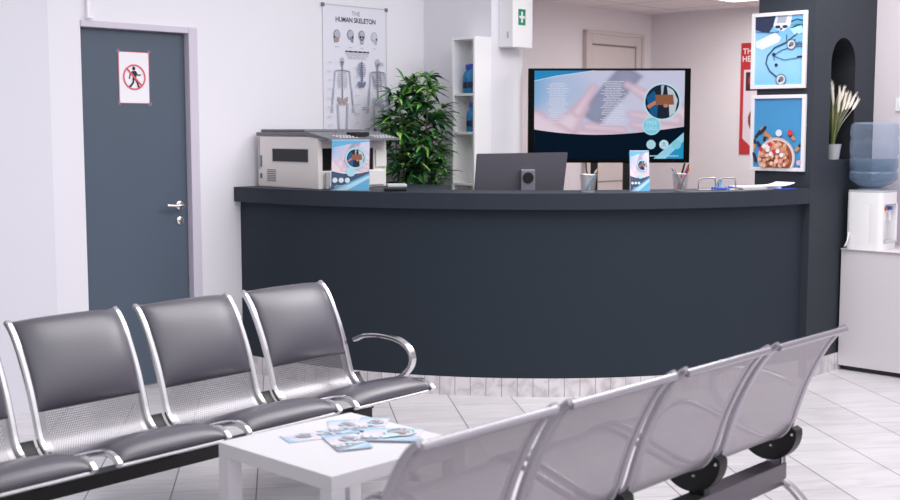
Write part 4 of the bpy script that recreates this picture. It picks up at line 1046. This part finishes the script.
# local x = -v, y = +u
b = B(); b.box(0, .95, 0, CU1-CU0, .03, CH-.0, .003); obj('carcass', b, M['cabinet'], wc)
b = B(); b.box(.02, .93, .03, CU1-CU0, 0, .03); obj('shaded_kick_base', b, M['dark_inside'], wc)  # set-back base, coloured dark to paint the shadow under the cabinet
b = B(); b.box(-.0, .96, -.012, CU1-CU0, CH, CH+.006, .002); obj('cabinet_top', b, M['cabinet'], wc)
CZ = CH+.0065
wd = thing('water_dispenser', 'white tabletop water dispenser with red and blue taps on the cabinet', 'water dispenser', W(7.110, 3.254, CZ), TH)
# local x=u, y=v ; taps on the front (-y)
b = B(); hh = .348; s_ = .114
def rr_box(b, x0, x1, y0, y1, z0, z1, r, n=6):
    pts = []
    for (cx_, cy_, a0) in ((x1-r, y1-r, 0), (x0+r, y1-r, 90), (x0+r, y0+r, 180), (x1-r, y0+r, 270)):
        for k in range(n+1): a = R(a0+90*k/n); pts.append((cx_+r*math.cos(a), cy_+r*math.sin(a)))
    return b.prism(pts, 2, z0, z1)
rr_box(b, -s_, s_, -s_+.06, s_, .04, hh-.07, .03)
rr_box(b, -s_, s_, -s_, s_, hh-.07, hh, .03); rr_box(b, -s_, s_, -s_, s_, 0, .04, .03)
rr_box(b, -s_, -s_+.06, -s_, -s_+.10, .04, hh-.07, .03); rr_box(b, s_-.018, s_, -s_, -s_+.09, .04, hh-.07, .008)
obj('body', b, M['white'], wd, smooth=True)
b = B(); rr_box(b, -s_*1.0, s_*1.0, -s_*1.0, s_, hh, hh+.012, .035); b.lathe([(.10, hh+.012), (.075, hh+.021), (0, hh+.021)], 28, 0, 0, cap=False); obj('collar', b, M['lightgrey'], wd, smooth=True)
for x, m, nm in ((-.03, M['tap_red'], 'red lever hot water tap'), (.045, M['tap_blue'], 'blue lever cold water tap')):
    b = B(); b.tube([(x, -.05, .235), (x, -.085, .235), (x, -.09, .20), (x, -.09, .175)], .011, 10); tp = obj('tap', b, M['white'], wd, smooth=True); tp['label'] = nm
    b = B(); b.box(x-.014, x+.014, -.105, -.07, .24, .262, .004); obj('tap_lever', b, m, tp)
b = B(); b.box(-.05, .09, -s_-.012, -.055, .04, .052, .003); obj('drip_tray', b, M['lightgrey'], wd)
b = B(); b.tube(spline([(-.09, .11, .03), (-.15, .10, .015), (-.155, .08, .05), (-.12, .09, .09), (-.1, .105, .10)], 5), .0045, 8); obj('cable', b, M['white'], wd, smooth=True)
jg = thing('water_jug', 'big clear blue water jug upside down on the dispenser', 'water jug', W(7.110, 3.254, CZ+hh+.0125), 0)
jp = [(.045, .012), (.06, .016), (.105, .035), (.138, .06), (.143, .075), (.143, .105), (.1375, .112), (.1375, .128), (.143, .136), (.143, .19), (.1375, .198), (.1375, .212), (.143, .220), (.143, .30), (.1375, .308), (.1375, .322), (.143, .330), (.143, .375), (.135, .402), (.112, .413), (0, .413)]
b = B(); b.lathe([(0, .012)]+jp, 40, cap=False); obj('bottle_shell', b, M['jug'], jg, smooth=True)
b = B(); b.lathe([(0, .014)]+[(r-.003, z+.002) for r, z in jp if z <= .19][:]+[(.139, .192), (0, .192)], 40, cap=False); obj('water', b, M['water'], jg, smooth=True)
b = B(); b.box(0, .084, -.012, 0, 0, .084, .003)
ls = obj('light_switch', b, M['white'], None, W(7.404, 3.256, 1.605), FACE_U); tag(ls, 'small white switch on the wall right of the dark pillar', 'switch')
b = B(); b.box(.02, .064, -.016, -.011, .02, .064, .002); obj('rocker', b, M['white'], ls)

# ================================================================== LIGHT
world = bpy.data.worlds.new('surroundings'); scene.world = world; world.use_nodes = True
wn = world.node_tree; bg = wn.nodes['Background']
tc = wn.nodes.new('ShaderNodeTexCoord'); sp = wn.nodes.new('ShaderNodeSeparateXYZ'); wn.links.new(tc.outputs['Generated'], sp.inputs[0])
cr = wn.nodes.new('ShaderNodeValToRGB'); wn.links.new(math_node(wn, 'MULTIPLY_ADD', sp.outputs[2], .5, .5), cr.inputs['Fac'])
cr.color_ramp.elements[0].position = .40; cr.color_ramp.elements[0].color = (.30, .295, .31, 1)
cr.color_ramp.elements[1].position = .74; cr.color_ramp.elements[1].color = (1.0, .985, 1.02, 1)
e = cr.color_ramp.elements.new(.52); e.color = (.42, .41, .44, 1)
# brighter towards the near right: added fill for faces turned that way
dt = wn.nodes.new('ShaderNodeVectorMath'); dt.operation = 'DOT_PRODUCT'; wn.links.new(tc.outputs['Generated'], dt.inputs[0]); dt.inputs[1].default_value = (.74, -.62, .1)
dir_gain = math_node(wn, 'MULTIPLY_ADD', math_node(wn, 'MAXIMUM', dt.outputs['Value'], 0.), 1.35, .80)
d2n = wn.nodes.new('ShaderNodeVectorMath'); d2n.operation = 'DOT_PRODUCT'; wn.links.new(tc.outputs['Generated'], d2n.inputs[0]); d2n.inputs[1].default_value = (-.88, -.45, 0)  # dimmer towards the left, added to darken faces turned that way
dir_gain = math_node(wn, 'MULTIPLY', dir_gain, math_node(wn, 'MULTIPLY_ADD', math_node(wn, 'MAXIMUM', d2n.outputs['Value'], 0.), -.5, 1.0))
mm = wn.nodes.new('ShaderNodeVectorMath'); mm.operation = 'SCALE'; wn.links.new(cr.outputs[0], mm.inputs[0]); wn.links.new(dir_gain, mm.inputs['Scale'])
wn.links.new(mm.outputs[0], bg.inputs['Color']); bg.inputs['Strength'].default_value = 1.0
def area(name, loc, size, size_y, energy, rot=(0, 0, 0), col=(1, .98, .99)):
    l = bpy.data.lights.new(name, 'AREA'); l.shape = 'RECTANGLE'; l.size = size; l.size_y = size_y; l.energy = energy; l.color = col
    o = bpy.data.objects.new(name, l); o.location = loc; o.rotation_euler = rot; COL.objects.link(o); return o
area('hall_fill', W(4.3, 3.2, 2.95), 3.2, 2.0, 74, (0, 0, TH))  # added overhead fill for soft highlights on the pads, no fixture
area('counter_fill', W(6.1, 3.0, 2.9), 1.6, 1.4, 46, (0, 0, TH))  # added overhead fill that brightens the pier and shelf, no fixture
area('back_room_light', W(7.87, 4.6, CEIL-.03), .55, .55, 26, (0, 0, TH), (1, .965, .95))

# ================================================================== CAMERA
cam = bpy.data.cameras.new('camera'); co = bpy.data.objects.new('camera', cam); COL.objects.link(co)
co.location = (0, 0, 1.5); co.rotation_euler = (R(90)-math.atan(122/1200), 0, 0)
cam.sensor_width = 36; cam.lens = 36*1200/900; cam.clip_start = .05
cam.dof.use_dof = True; cam.dof.focus_distance = 6.6; cam.dof.aperture_fstop = 3.4
scene.camera = co
scene.view_settings.view_transform = 'Standard'; scene.view_settings.look = 'None'; scene.view_settings.exposure = -0.38
